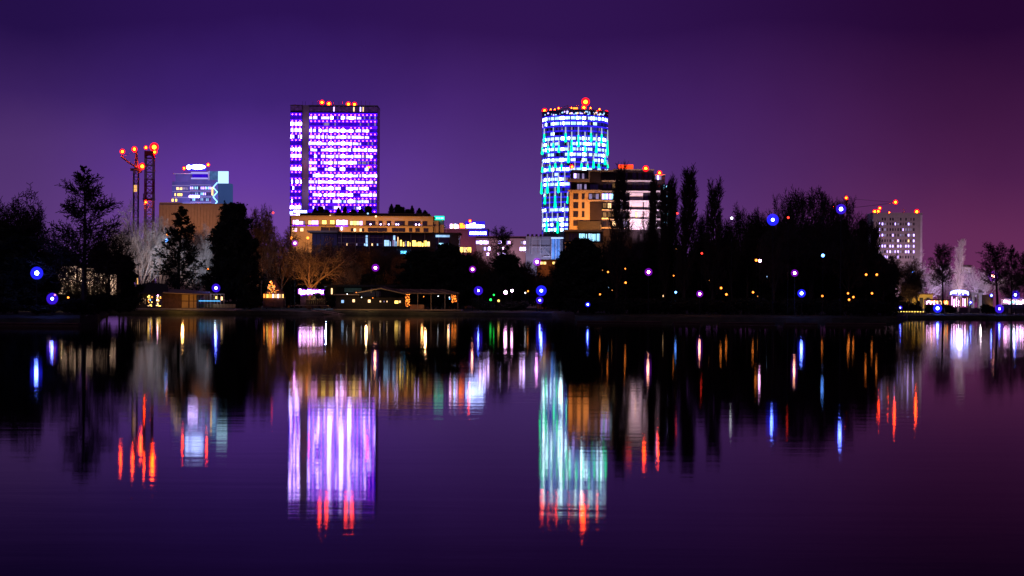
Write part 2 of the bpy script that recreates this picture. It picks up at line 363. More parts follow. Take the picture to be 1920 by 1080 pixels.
def round_tower():
    d = 1250; B = Building('round_tower', 'round glass tower with teal drop lights and blue glow', 'tower', 1080, 300, d)
    R = random.Random(3); rad = 62*B.k; NB = 36; stp = 2*math.pi/NB
    def on_cyl(x, off=0.0):
        s_ = max(-1, min(1, (x-1080)/62.0)); th = math.asin(s_); return th, ((rad+off)*math.sin(th), rad-(rad+off)*math.cos(th))
    c = (0, rad)
    zt = B.Z(206)
    B.mesh('core', MB().lathe([(rad-.5,0),(rad-.5,zt),(.1,zt)], 72, c=c), mat('tower_round_glass', (.04,.05,.1), .15, .3, .1))
    rows = [(221,1),(231,.75),(241,0),(250,.12),(259.3,.97),(269.3,.72),(279.3,.96),(289.3,.92),(299.3,.97),(308.5,.05),(317,.9),(326.5,.2),(335.5,.9),(345,.6),(355,.05),(364.5,.05),(374,.05),(383.5,.05),(393,.8),(402,.05),(411.5,.95),(421,.95),(430.5,.9)]
    fr = mat('tower_round_frame', (.1,.1,.18), .5)
    rest = MB()
    for i, (yc, p_on) in enumerate(rows):
        z0, z1 = B.Z(yc+3.1), B.Z(yc-3.1)
        B.mesh('spandrel_ring', MB().lathe([(rad+.05,B.Z(yc-3.2)),(rad+.28,B.Z(yc-3.3)),(rad+.28,B.Z(yc-6.2)),(rad+.05,B.Z(yc-6.3))], 72, c=c), LEDB)
        for j in range(-9, 9):
            th = (j+.5)*stp; x = 1080+62*math.sin(th)
            w = 2*rad*math.sin(stp/2)
            onp = R.random() < p_on
            if i == 1: onp = 1040 < x < 1098 or (1020 < x < 1058 and R.random() < .6) or 1109 < x < 1117
            if i == 5: onp = x > 1073 or R.random() < .3
            if onp:
                st = [ROUNDHOT if R.random() < (.75 if j % 4 == 1 else .12) else ROUNDW for _ in range(3)]
                if R.random() < .3: st[R.randrange(3)] = R.choice([DIMW, CYANW])
            else: st = [R.choice([LEDB2,LEDB2,DARKGLASS,DIMW if R.random()<.2 else LEDB2]) for _ in range(3)]
            seen = abs(th) < 1.36 and not (x > 1074 and yc > 322)
            X, Y = (rad+.02)*math.sin(th), rad-(rad+.02)*math.cos(th)
            if seen:
                put('window', panes(tuple(q.name for q in st), st, fr), B.o, (X, Y, (z0+z1)/2), (w*.84, .35, z1-z0), th)
        if True:   # the far side and the thin edge bays
            for j in range(NB):
                th = (j+.5)*stp; th = (th+math.pi) % (2*math.pi) - math.pi; x = 1080+62*math.sin(th)
                if abs(th) < 1.36 and not (x > 1074 and yc > 322): continue
                a0, a1 = th-stp*.46, th+stp*.46; q = 1 if R.random() < p_on else 0
                rest.poly([((rad+.03)*math.sin(a), rad-(rad+.03)*math.cos(a), z) for a, z in ((a0,z0),(a1,z0),(a1,z1),(a0,z1))], q)
    o = B.mesh('window_rest', rest, [LEDB2, WHITE]); o['kind'] = 'stuff'
    finm = mat('pale_fin', (.55,.5,.62), .5)
    for j in range(-8, 9):
        th = j*stp; put('fin', unit_box(finm), B.o, ((rad+.35)*math.sin(th), rad-(rad+.35)*math.cos(th), (B.Z(237)+B.Z(437))/2), (.22,.6,B.Z(237)-B.Z(437)), th)
    for th in (-1.50,-1.40,1.40,1.50): put('edge_light', unit_box(LEDB), B.o, ((rad+.1)*math.sin(th), rad-(rad+.1)*math.cos(th), (B.Z(236)+B.Z(437))/2), (.5,.5,B.Z(236)-B.Z(437)), th)
    # crown
    B.mesh('crown_band', MB().lathe([(rad+.1,B.Z(216)),(rad+.4,B.Z(215)),(rad+.4,B.Z(206.5)),(rad,B.Z(206.5))], 72, c=c), mat('crown_blue', (.06,.04,.2), .4))
    for k in range(44):
        x = R.uniform(1021, 1139); th, (X, Y) = on_cyl(x, .5); y = R.uniform(209, 214.5)
        put('crown_lamp', unit_box(R.choice([WHITE,CYANW,COOL,COOL,DIMW,WARM if x>1060 else WHITE])), B.o, (X,Y,B.Z(y)), (R.uniform(.4,1.2),.3,R.uniform(.5,1.0)), th)
    B.mesh('roof_rim', MB().lathe([(rad+.2,B.Z(206.5)),(rad+.7,B.Z(206)),(rad+.7,B.Z(204.6)),(rad-.5,B.Z(204.6)),(rad-.5,B.Z(206.2))], 72, c=c), WHITESTEEL)
    bars = [(1023,238,264,1),(1039,238,254,0),(1061,238,267,1),(1072,247,286,1),(1084,238,276,1),(1096,247,286,1),(1107,238,265,1),(1117,250,286,1),(1127,238,267,1),(1138.5,240,289,1),
        (1019.6,264,287,1),(1030,262,285,1),(1039,262,276,1),(1049,263,286,1),(1066,267,306,1),(1134,282,307,1),(1112,290,315,1),(1101,302,316,1),(1090,300,315,1),(1078,302,317,0),(1054,300,320,1),(1043,300,314,1),(1033,302,320,1),(1020,303,321,1),(1139,300,312,1),(1122,301,314,1),
        (1018.8,324,362,1),(1029,325,362,1),(1048.5,324,362,1),(1025,352,382,1),(1043,350,391,1),(1065.5,360,382,1),(1028,398,434,1),(1047.5,400,438,1),(1033,361,398,0),(1053.5,361,390,0),(1038,310,345,0),(1060,314,350,0),(1021,395,430,0),(1038,390,420,0),(1060,381,408,0)]
    for x, y0, y1, drop in bars:
        th, (X, Y) = on_cyl(x, .8); h = B.Z(y0)-B.Z(y1)
        m = MB(); 
        if drop:
            q = .6
            m.tube([(0,0,h),(0,0,h*q)], [.34,.5], 6, 0)
            m.lathe([(.02,0),(.6,.03*h),(.9,.09*h),(.8,.17*h),(.55,.3*h),(.42,h*q)], 8, 1)
        else: m.tube([(0,0,h),(0,0,0)], .28, 6, 0)
        put('drop_light' if drop else 'light_bar', m.mesh('drop_light', [TEALW, TEAL]), B.o, (X, Y, B.Z(y1)), (1,1,1), th)
    # roof crane for cleaning gondola, beacons
    jib = MB().tube([(B.X(1032),rad,B.Z(202)),(B.X(1060),rad,B.Z(197.5)),(B.X(1087),rad,B.Z(192))], .3, 5)
    jib.tube([(B.X(1066),rad,B.Z(205)),(B.X(1066),rad,B.Z(191))], .3, 5).tube([(B.X(1066),rad,B.Z(191.5)),(B.X(1040),rad,B.Z(200))], .18, 4)
    B.mesh('roof_crane', jib, WHITESTEEL)
    B.beacon(1099.5, 184.5, 2.7, -rad); B.box('mast', 1099, 1100, 186, 205, REDSTEEL, -rad, .4)
    for x, y, r, f in ((1021.5,202.5,1.8,-rad+1),(1094.5,201,1.7,-2),(1138.8,204.8,1.45,-rad+1),(1124,203.5,.8,-4),(1047,202,.9,-4),(1032.5,203,.6,-8),(1071,202,.6,-1),(1107,202,.6,-1),(1040,204,.5,-4)): B.beacon(x, y, r, f)
    B.box('roof_sign', 1074, 1083, 200.6, 203.4, REDORANGE, -3, .4)
    B.beacon(1072.5, 313, 1.3, 1.2)

def stepped_block():
    B = Building('stepped_apartment_block', 'stepped apartment block with orange lit end wall before the round tower', 'building', 1130, 380, 600)
    R = random.Random(5); fr = mat('block_frame', (.05,.04,.04), .6)
    DW = mat('dark_plum_cladding', (.03,.02,.03), .8, .2, .5)
    B.box('end_wall', 1068, 1128, 358, None, BEIGE, 0, 16)
    B.box('rear_wing', 1128, 1226, 318, None, DW, -1.5, 18)
    B.box('upper_storeys', 1072, 1128, 321, 358, DW, -1.2, 15)
    B.box('side_wing', 1226, 1248, 327, None, DW, -2.5, 16); B.box('side_wing', 1248, 1262, 345, None, DW, -3.0, 14)
    B.box('roof_edge', 1071, 1150, 318.8, 321, PALEWOOD, .2, 16); B.box('roof_edge', 1150, 1227, 316.2, 318, PALEWOOD, -1.0, 16); B.box('roof_edge', 1227, 1249, 325.4, 327, PALEWOOD, -2.0, 14)
    B.box('balcony', 1064, 1105, 336, 341, BEIGE, 1.4, 3); B.box('side_pier', 1103, 1105.4, 321, 336, BEIGE, 1.0, 3); B.box('balcony', 1064, 1128, 356.6, 359, BEIGE, 1.2, 3)
    def win(x0,x1,y0,y1,st,front=.15): B.box('window', x0,x1,y0,y1, panes('b'+'_'.join(q.name for q in st), st, fr), front, .3)
    win(1075.5,1080.5,325,335,[WHITE]); win(1082,1100,324.5,335.5,[DIMW,BLUEGLASS,DIMW,BLUEGLASS],-1)
    win(1082,1100,344.5,355.5,[DIMW,DIMW,BLUEGLASS,DIMW],-1); win(1106,1122,345,357,[BLUEGLASS]*3,-1)
    for y0,y1 in ((363,374),(379.5,391),(396,407.5),(413,424)):
        win(1075,1084.4,y0,y1,[DARKGLASS,DARKGLASS]); 
        if y0 < 410: win(1091,1096,y0,y1,[DARKGLASS])
    B.box('recess', 1103, 1126, 362, 375, DARKWALL, .05, .2); win(1104,1123,363,374,[DIMW,BLUEGLASS,DIMW],.3); B.box('balcony', 1101, 1128, 375, 378, BEIGE, 1.2, 2)
    B.box('recess', 1106, 1128.5, 379, 421, DW, .3, .4); B.box('terrace_hut', 1083, 1126, 415, 432, DARKWALL, 1.5, 4)
    for y in (337.5,357.5,375.5,393,410,426):
        B.box('balcony', 1158, 1226, y, y+2.6, LILACWALL, .5, 2.2)
        if y > 340: B.box('balcony', 1226, 1247, y-1, y+1.6, LILACWALL, -.4, 2)
    for y in (338,357.5,375.5,393,410,426): B.box('balcony', 1128.4, 1157.6, y, y+2.4, BEIGE, .6, 2.3)
    for y in (343,380,397,414):
        for x in (1131,1140,1149): win(x,x+6.5,y,y+10,[R.choice([DARKGLASS,glow('dim_amber_room', (1,.5,.2), .35, var=.6),DARKGLASS,WARM if R.random()<.4 else DARKGLASS])]*2,-1.3)
    win(1142.5,1150,362,374,[WHITE,CYANW],-1.2)
    win(1129,1141,362,374,[WHITE,CYANW,WHITE],-1.2)
    for y in (392,408): win(1129,1141,y,y+3.5,[YELLOW,WARM,YELLOW],-1.2)
    for i, y in enumerate((322,341,361,379,396,413)):
        for x in (1160,1170,1186,1197,1208,1217):
            win(x,x+7.5,y,y+13,[R.choice([DARKGLASS,DARKGLASS,DARKGLASS,DIMW])]*2,-1.35)
    B.box('pale_panel', 1181, 1206, 361, 430, LILACWALL, -1.2, .5); B.box('pale_panel', 1208, 1232, 378, 430, LILACWALL, -1.0, .5)
    win(1192,1195.5,396,408,[WARM],-.9)
    win(1228,1241,326,336,[DIMW,WHITE,DIMW],-2.3)
    for y in (346,364,381,398,414,430): win(1250,1261,y,y+3.6,[R.choice([WHITE,COOL,CYANW]) for _ in range(3)],-2.8)
    B.box('light_strip', 1245.4, 1247.2, 345, 440, CYANW, -1.9, .3)
    for x,y in ((1211,315),(1237,323)): B.beacon(x,y,.95 if x<1220 else .75,-1.4)
    s = B.box('roof_sign', 1160, 1188, 307, 315.5, REDGLOW, -3, .5)
    B.box('sign_post', 1164, 1165, 315, 318, DARKMETAL, -3.1, .3, s); B.box('sign_post', 1183, 1184, 315, 318, DARKMETAL, -3.1, .3, s)
    B.flood(1084, 436, 15, (1,.34,.055), 19000, (-.1,1,.1), 95); B.flood(1094, 436, 13, (1,.34,.055), 6000, (-.1,1,.1), 90)
    B.flood(1195, 440, 13, (1,.7,.9), 9500, (0,1,.5), 75); B.flood(1222, 440, 13, (1,.7,.9), 8500, (0,1,.5), 75); B.flood(1145, 436, 14, (1,.5,.2), 6000, (0,1,.4), 90); B.flood(1180, 436, 14, (1,.6,.5), 3500, (0,1,.6), 90)
    # podium
    P = Building('glass_podium', 'low podium with a blue lit glass storey below the stepped block', 'building', 1100, 450, 575)
    P.box('roof', 1058, 1132, 431, 434, PALEWOOD, 1.5, 14); P.box('upper_storey', 1060, 1130, 434, 455, DARKWALL, 0, 12); P.box('lower_storey', 1060, 1130, 457.4, None, BEIGE, 0, 12)
    P.box('ledge', 1058, 1132, 455, 457.2, PALEWOOD, .8, 12)
    for i in range(10):
        st = [CYANW if R.random()<.7 else COOL, R.choice([COOL,CYANW,BLUEGLASS])]
        P.box('window', 1086+i*4.1, 1089.8+i*4.1, 437+R.random(), 453, panes('p'+'_'.join(q.name for q in st), st, fr), .15, .3)
    for i in range(5): P.box('window', 1063+i*9.5, 1069.5+i*9.5, 459, 474, panes('pd', [DARKGLASS,DARKGLASS], fr), .15, .3)
    for i in range(3): P.box('window', 1067+i*5.5, 1071+i*5.5, 437, 453, panes('pd', [DARKGLASS,DARKGLASS], fr), .15, .3)
    P.flood(1070, 480, 9, (1,.42,.1), 900, (0,1,.5))

def terrace_building():
    B = Building('terrace_building', 'long terraced building lit orange below the slab tower', 'building', 680, 425, 720)
    fr = mat('terrace_frame', (.05,.03,.03), .6)
    B.box('wall', 546, 812, 406.5, None, BEIGE, 0, 22); B.box('stair_end', 812, 822, 413, None, BEIGE, -1, 18); B.box('stair_end', 822, 832, 420, None, BEIGE, -2, 14)
    B.box('cornice', 545, 814, 405, 406.4, PALEWOOD, .7, 22); B.box('ledge', 545, 814, 423.4, 425, PALEWOOD, .9, 2)
    B.box('roof_terrace', 560, 805, 399, 405, mat('terrace_hedge_box', (.05,.03,.035), .9), -2.5, 14)
    for i in range(25): B.box('railing_post', 560+i*10, 560.5+i*10, 400.5, 405, DARKMETAL, -.4, .1)
    B.box('handrail', 560, 801, 400, 400.6, DARKMETAL, -.3, .12)
    B.box('lantern_room', 619, 628, 400, 406, PALEWOOD, -.5, 2)
    def w(x0,x1,y0,y1,st): B.box('window', x0,x1,y0,y1, panes('t'+'_'.join(q.name for q in st), st, fr), .2, .35)
    PW = glow('pink_white_room_light', (1,.38,.85), 3.6); VST = glow('violet_strip', (.3,.02,1), 1.4)
    B.box('light_strip', 630, 653, 423, 425.4, VST, 1.2, .2); B.box('light_strip', 548, 573, 423, 425, VST, 1.2, .2); B.box('light_strip', 577, 598, 423, 424.6, VST, 1.2, .2)
    w(549,560,413,422,[PW,SIGNP]); w(561,572,415,422,[PW,PW,DIMW]); w(578,597,413.5,422,[WARM,PW,PW]); w(604,612,413,421,[YELLOW,YELLOW]); w(619,627,413,421,[YELLOW,YELLOW])
    w(631,652,412.4,422.4,[SIGNP,PW,SIGNP,PW]); w(656,680,414,422.6,[WARM,YELLOW,WARM,PW])
    for x0,x1 in ((686,704),(710,717),(725,733),(740,759),(765,788),(792,801)): w(x0,x1,414,422.8,[DARKGLASS,DARKGLASS])
    for x in (695,714,729,743,747,780,786): B.ball('terrace_lamp', x, 420.5, .22, WHITEHOT, .6)
    w(548,557,428,435,[WARM,PW]); w(563,569,428,435,[WARM]); w(602,617,426.5,434,[DARKGLASS]*3); w(618,636,426.5,434,[DARKGLASS]*3); w(658,668,428,434.4,[DARKGLASS,WARM]); w(674,683,428,434.4,[WARM,DARKGLASS])
    for x0,x1 in ((690,726),(735,760),(767,773),(779,787),(794,803)): w(x0,x1,427,434.5,[DARKGLASS,DARKGLASS])
    B.box('door_light', 640, 641.4, 425.6, 431.5, SIGNW, .3, .2)
    for x in (570,610,655,700,745,790): B.flood(x, 446, 13, (1,.42,.1), 2900, (0,1,.25), 150)
    B.box('balcony_lamp', 617.8, 620.2, 403.6, 405.6, WARM, .2, .3); B.ball('terrace_lamp', 705, 406, .35, WARM, 1.0); B.ball('terrace_lamp', 690, 400.5, .35, COOL, 1.0)

def mall():
    B = Building('glass_mall', 'dark glass shopping hall with yellow and blue lit shopfronts', 'building', 710, 450, 640)
    R = random.Random(8); fr = mat('mall_frame', (.05,.05,.08), .6)
    B.box('hall', 585, 860, 437, None, mat('mall_dark', (.05,.04,.06), .6), 0, 20)
    B.box('canopy', 577, 634, 433.2, 436.6, GREYWALL, 2.0, 16); B.box('canopy', 634, 864, 435.6, 438, DARKWALL, 1.4, 16)
    for i in range(6): B.box('glass_bay', 586+i*7.8, 593+i*7.8, 438, 462, panes('mg', [BLUEGLASS,BLUEGLASS], fr), .2, .3)
    for i in range(13):
        x = 634+i*8.6
        st = [DARKGLASS, BLUEGLASS] if i % 3 else [COOL if R.random()<.2 else DARKGLASS, DARKGLASS]
        B.box('glass_bay', x, x+8, 440, 463, panes('m'+'_'.join(q.name for q in st), st, fr), .2, .3)
    for x0,x1,y0,m in ((720.5,730,449.5,COOL),(731,733,452,COOL),(736,740,449.5,DIMW),(742,744,452,COOL),(745.5,747,443,WARM),(750,753.5,449,YELLOW),(755.5,758,453,YELLOW),(759.5,762,451,DIMW),(764,767,452,YELLOW),(768.5,771,454,YELLOW),(773,780,450,YELLOW),(780.5,783,454,YELLOW),(783.5,790,452.5,YELLOW),(791,794,455,YELLOW),(795,800,450,YELLOW),(801,806,452,WARM)):
        B.box('shop_window', x0, x1, y0, 462, panes('s'+m.name, [m, m], fr), .4, .3)
    B.box('awning', 715, 812, 464, 466, DARKWALL, 1.5, 3)
    for y in (445,455.5): B.box('floor_edge', 634, 718, y, y+.9, GREYWALL, .5, .5)
    for i in range(8): B.box('column', 640+i*26, 641.2+i*26, 438, 470, GREYWALL, .7, .4)
    for x, m_ in ((650,WARM),(668,DIMW),(683,COOL),(697,WARM),(707,COOL)): B.box('shop_window', x, x+2.2, 456.5, 461, panes('s'+m_.name, [m_, m_], fr), .6, .3)
    B.box('entrance_arch', 817, 843, 440, 444, COOL, .8, .4); B.box('entrance', 818, 842, 444, 470, DARKGLASS, .6, .4)
    for i in range(9): B.box('entrance_lamp', 822+R.random()*16, 823.5+R.random()*16+2, 455+R.random()*8, 456.5+R.random()*8+1, R.choice([COOL,CYANW]), .9, .2)
    s = B.box('screen', 752, 763, 470.5, 476, glow('cyan_screen', (.1,.5,1), 3, var=.7, scale=1.5), 2, .3)
    B.flood(590, 470, 10, (.8,.7,1), 500, (0,1,.6))
    T = Building('sign_tower', 'white sign tower with a teal lit top beside the terraced building', 'sign', 823, 420, 735)
    T.box('pillar', 815, 832, 412, None, mat('white_panel', (.75,.72,.75), .7, .05), 0, 4)
    T.box('lit_top', 814.6, 832.4, 405, 411.8, glow('teal_sign', (.0,.75,.42), 2.2, var=.2), .3, 4.4)
    for x in (818,822,826,829): T.box('sign_letter', x, x+2.4, 407.5, 410.5, glow('mint_letters', (.5,1,.9), 2), .5, .3)
    for x in (805,810): T.ball('string_lamp', x, 408.5, .45, SIGNW, .2)
    T.box('bracket', 803, 815, 410, 410.6, DARKMETAL, .1, .2)
    T.flood(823, 440, 8, (1,.95,1), 700, (0,1,.5))
    M = Building('sign_roofed_mall', 'low plum shopping building with glowing roof signs', 'building', 880, 440, 700)
    M.box('hall', 832, 916, 430, None, mat('plum_wall', (.22,.12,.16), .9), 0, 20); M.box('cornice', 832, 917, 428.6, 430, WHITESTEEL, .6, 20)
    M.box('upper_box', 843, 862, 419, 428.4, LILACWALL, -1, 8)
    for i, x in enumerate((844,848,852)): M.box('lit_panel', x, x+3.5, 420.5, 428, [SIGNP,WARM,SIGNW][i], -.8, .3)
    bs = M.box('sign_back', 872, 909, 414.5, 428, glow('blue_sign_board', (.05,.02,1), .8), -1.5, .5)
    for x0,x1,y0,y1 in ((874,880,421,427),(880.5,886,418.5,427),(886.5,891,417.5,427),(891.5,897,420.5,427),(897.5,903,421,427),(903.5,908,421.5,426.5)): M.box('sign_letter', x0,x1,y0,y1, SIGNW, -.9, .4, bs)
    for x0,x1,y0 in ((856.5,859.5,422),(862,868,418.5),(868.4,872,421.5)): M.box('red_letter', x0,x1,y0,427.5, REDORANGE if x0>860 else SIGNP, -.9, .4)
    M.beacon(881, 414, .6, -1)
    b2 = M.box('sign_back', 879, 914, 431, 443, glow('blue_sign_board', None, 0), .8, .4)
    for i in range(7): M.box('sign_letter', 881+i*4.6, 884.2+i*4.6, 434+R.random()*1.5, 440, SIGNW, 1.1, .3, b2)
    M.box('mast', 836.8, 837.4, 415, 470, WHITESTEEL, 4, .3)
    M.box('shop_window', 861, 884, 463, 474, panes('yy', [YELLOW,WARM,YELLOW], fr), .3, .4)
    M.box('shop_window', 846, 850, 449, 457, panes('ww', [SIGNP], fr), .3, .4); M.box('shop_window', 852, 855, 449, 457, panes('ww2', [WARM], fr), .3, .4)
    M.flood(870, 478, 9, (1,.3,.5), 2200, (0,1,.4))
    K = Building('pink_office_block', 'low pale pink office block with lit ribbon windows', 'building', 940, 460, 690)
    K.box('wall', 893, 1000, 447, None, PINKWALL, 0, 18); K.box('parapet', 892, 1001, 442.5, 446.8, mat('plum_wall', None), -.8, 18)
    fr2 = mat('pink_frame', (.15,.1,.12), .6)
    for y0,y1,xs in ((451.5,458,((892.6,898),(899,904),(904.6,909),(910,916),(934,941),(950,957),(976,987))),(463,470,((905,911),(911.6,919),(938,946),(975,980),(981,988))),(474,480,((912,917),(933,938),(939,947)))):
        for x0,x1 in xs:
            st = [R.choice([SIGNP,WHITEHOT,WHITE,DIMW]) for _ in range(2)]
            K.box('window', x0,x1,y0,y1, panes('k'+'_'.join(q.name for q in st), st, fr2), .2, .35)
    K.flood(925, 486, 10, (.9,.45,.7), 1500, (0,1,.5)); K.flood(975, 486, 10, (.9,.5,.7), 1500, (0,1,.5))
    Z = Building('white_framed_hall', 'white steel framed glass hall at the foot of the round tower', 'building', 1020, 465, 650)
    Z.box('hall', 986, 1055, 443, None, mat('lilac_panel', (.4,.34,.45), .8, .15, .3), -.5, 14); Z.box('glass_corner', 1033, 1051, 446, 487, BLUEGLASS, .3, 3)
    for i in range(3): Z.box('glass_panel', 1034+i*6, 1039+i*6, 447.5, 486, glow('pale_blue_hall_light', (.12,.3,1), .9, var=.5, scale=.4), .45, .2)
    for x in (996.5,1012.5,1033,1041.5,1049.6): Z.box('steel_post', x, x+1.2, 447.5, 488 if x > 1030 else 477, WHITESTEEL, .9, .3)
    for y in (448.5,463.5): Z.box('steel_beam', 996, 1033, y, y+.7, WHITESTEEL, .8, .25)
    Z.box('steel_beam', 1033, 1056, 445.5, 447, glow('white_edge_light', (.5,.7,1), 2.0), 1.0, .4); Z.box('steel_beam', 1019, 1034, 480, 482.5, WHITESTEEL, .8, .3)
    Z.mesh('brace', MB().tube([(Z.X(1014),-.8,Z.Z(464)),(Z.X(1032),-.8,Z.Z(480))], .12, 4).tube([(Z.X(1014),-.8,Z.Z(477)),(Z.X(1024),-.8,Z.Z(464))], .06, 4), WHITESTEEL)
    for i in range(8): Z.box('roof_vent', 988+i*8, 992+i*8, 439, 443, DARKWALL, -1, 3)
    Z.flood(1005, 492, 9, (.75,.7,1), 1500, (0,1,.6)); Z.flood(1045, 492, 9, (.4,.6,1), 1500, (0,1,.6))
    Q = Building('amber_canteen', 'small amber lit brick house under the white framed hall', 'building', 1020, 492, 560)
    Q.box('wall', 1008, 1046, 489, None, mat('brick_wall', (.35,.16,.08), .9, .2, 1.5), 0, 6); Q.box('roof', 1005, 1049, 486.5, 489, BROWNWOOD, 1, 8)
    for x0,x1 in ((1013,1018),(1019,1024),(1036,1041)): Q.box('window', x0,x1,490.5,496, panes('qa', [YELLOW,WARM], fr), .15, .3)
    Q.flood(1022, 506, 5, (1,.45,.1), 260, (0,1,.3))

def distant_office():
    B = Building('corner_office_block', 'blue glass office block with oval roof sign and bright square screen', 'building', 375, 360, 1100)
    R = random.Random(12); fr = mat('office_frame', (.05,.05,.12), .5)
    BG = mat('office_blue_glass', (.16,.13,.34), .3, .2, .2)  # glass tinted lighter to carry the blue-violet light on the faces
    B.box('left_face', 321, 358, 340, None, BG, -3, 16); B.box('front_face', 357, 409, 337, None, BG, 0, 14); B.box('set_back', 328, 392, 326, 340, BG, -2, 10)
    B.box('roof_slab', 324, 360, 325, 326.2, WHITESTEEL, -1, 12); B.box('roof_band', 358, 391, 322.5, 325.5, glow('lilac_band_light', (.45,.4,1), .9), .2, 3); B.box('roof_band', 358, 390, 333, 336, glow('lilac_band_light', None, 0), .2, 1)
    B.box('violet_strip', 360, 389, 326.5, 332.5, LEDV2, -1.0, .5)
    B.box('blue_panel', 391, 408, 321, 336, glow('pale_blue_panel', (.1,.22,.55), .55, var=.3), .1, 6); B.box('column', 390, 393, 321, 338, WHITESTEEL, .4, 1)
    B.box('screen', 409, 428.4, 321, 343.6, glow('white_blue_screen', (.45,.75,1), 1.5), .6, .6); B.box('screen_wall', 409.5, 433, 343.8, None, glow('blue_backlit_wall', (.06,.12,.38), .45, var=.2, scale=.05), 0, 8)
    sb = B.mesh('sign_halo', MB().tube([(B.X(352),1,B.Z(314)),(B.X(386),1,B.Z(314))], 6.5*B.k, 12), glow('violet_oval_sign', (.08,.02,1), .9)); sb.scale = (1,.35,1)
    sub(put('sign_letter', unit_ball(SIGNW), B.o, (B.X(355),-2.3,B.Z(314.2)), (4.4*B.k,.5,4.4*B.k)), sb); sub(put('sign_letter', unit_ball(SIGNW), B.o, (B.X(372),-2.4,B.Z(313.6)), (14.5*B.k,.5,4.6*B.k)), sb)
    for x,y in ((345.5,316),(390.5,309)): B.beacon(x,y,1.05,1)
    B.flood(352, 398, 30, (.5,.42,1), 26000, (0,1,.4)); B.flood(385, 398, 30, (.35,.5,1), 20000, (0,1,.4))
    for y in (346,357.5,368.5,379): B.box('floor_band', 356.5, 396, y, y+1.2, WHITESTEEL, .35, .3); B.box('floor_band', 321.2, 356, y+1, y+2, WHITESTEEL, -2.7, .3)
    for y,xs in ((353,((329,334,WARM),(335,340,WARM),(341,346,DIMW),(347,351,DIMW))),(364.5,((326,328,YELLOW),(331,336,YELLOW),(337,340,YELLOW))),(375,((320.5,324,YELLOW),(327,330.5,YELLOW)))):
        for x0,x1,m in xs: B.box('window', x0,x1,y-2.5,y+3, panes('o'+m.name, [m,m], fr), -2.8, .3)
    for y in (352.5,363.5,374,384):
        for i in range(8):
            x = 356.5+i*5; on = {352.5:.9,363.5:.55,374:.5,384:.7}[y]
            m = R.choice([CYANW,COOL,WHITE]) if R.random() < on else BLUEGLASS
            B.box('window', x, x+4.4, y-2.8, y+2.8, panes('o2'+m.name, [m,BLUEGLASS,m], fr), .2, .3)
    B.box('bright_band', 355, 374, 366.5, 370.5, WHITEHOT, .5, .3); B.box('yellow_strip', 397.5, 399.6, 351, 366, YELLOW, .7, .3)
    zz = MB()
    for i in range(5): zz.tube([(B.X(400 if i%2 else 408),-.8,B.Z(342+i*9)),(B.X(408 if i%2 else 400),-.8,B.Z(351+i*9))], .3, 4)
    B.mesh('zigzag_light', zz, CYANW)
    O = Building('long_orange_hall', 'long low windowless hall washed in orange light behind bare trees', 'building', 360, 405, 900)
    O.box('wall', 298, 440, 384, None, BEIGE, 0, 30); O.box('upper_wall', 298, 338, 379.5, 384, BEIGE, -1, 20); O.box('parapet', 338, 442, 381.6, 384, mat('hall_parapet', (.35,.25,.18), .9), .2, 20)
    for i in range(24): O.box('cladding_rib', 300+i*5.8, 300.5+i*5.8, 385, 425, BEIGE, .25, .3)
    for x in (305,345,385,425): O.flood(x, 428, 18, (1,.42,.2), 1700, (0,1,.35), 150)

def grey_block():
    B = Building('grey_office_block', 'pale grey office block with white lit window rows and red roof lamps', 'building', 1683, 440, 1200)
    R = random.Random(2); fr = mat('grey_frame', (.1,.08,.1), .6)
    B.box('wall', 1637, 1728, 401, None, GREYWALL, 0, 20); B.box('corner_strip', 1725.5, 1729, 402, None, LILACWALL, .3, 6); B.box('parapet', 1636, 1729.6, 399, 401, GREYWALL, .5, 20)
    rows = {411:.0,420:.75,430.5:.1,441:.6,451.5:.15,461.5:.65,472:.75,482:.12}
    for y,p in rows.items():
        for i in range(14):
            x = 1648+i*4.9
            m = R.choice([WHITE,WHITE,DIMW,WARM if R.random()<.2 else WHITE]) if R.random() < p else (DIMW if R.random()<.08 else DARKGLASS)
            if y == 411: m = GREYWALL if R.random() < .4 else DARKGLASS
            B.box('window', x+.3, x+(2.9 if i%3 else 1.9), y-2.6, y+2.6, panes('g'+m.name, [m], fr), .12, .3)
    for x,y,r in ((1641,396.5,1.3),(1647.5,396,1.3),(1650.5,390,1.1),(1720,396.5,1.6),(1668.5,398,.5),(1726,404,.4)): B.beacon(x,y,r,-2)
    B.box('antenna', 1697, 1698, 392, 399, WHITESTEEL, -4, .3)
    B.flood(1660, 520, 30, (.8,.48,.68), 15000, (0,1,.5)); B.flood(1705, 520, 30, (.8,.48,.68), 15000, (0,1,.5))
    C = Building('tower_crane', 'faint tower crane with a long jib behind the grey office block', 'crane', 1588, 380, 1500)
    C.box('mast', 1587, 1589.5, 371, None, mat('crane_grey', (.25,.2,.25), .7), 0, 1)
    C.mesh('jib', MB().tube([(C.X(1572),.5,C.Z(392)),(C.X(1610),.5,C.Z(388)),(C.X(1680),.5,C.Z(379.5))], .16, 4).tube([(C.X(1588),.5,C.Z(372)),(C.X(1680),.5,C.Z(379))], .12, 3), mat('crane_grey', None))
    C.beacon(1586.5, 371, 1.5); C.beacon(1679, 378.5, 1.8); C.beacon(1563, 388.5, .8)

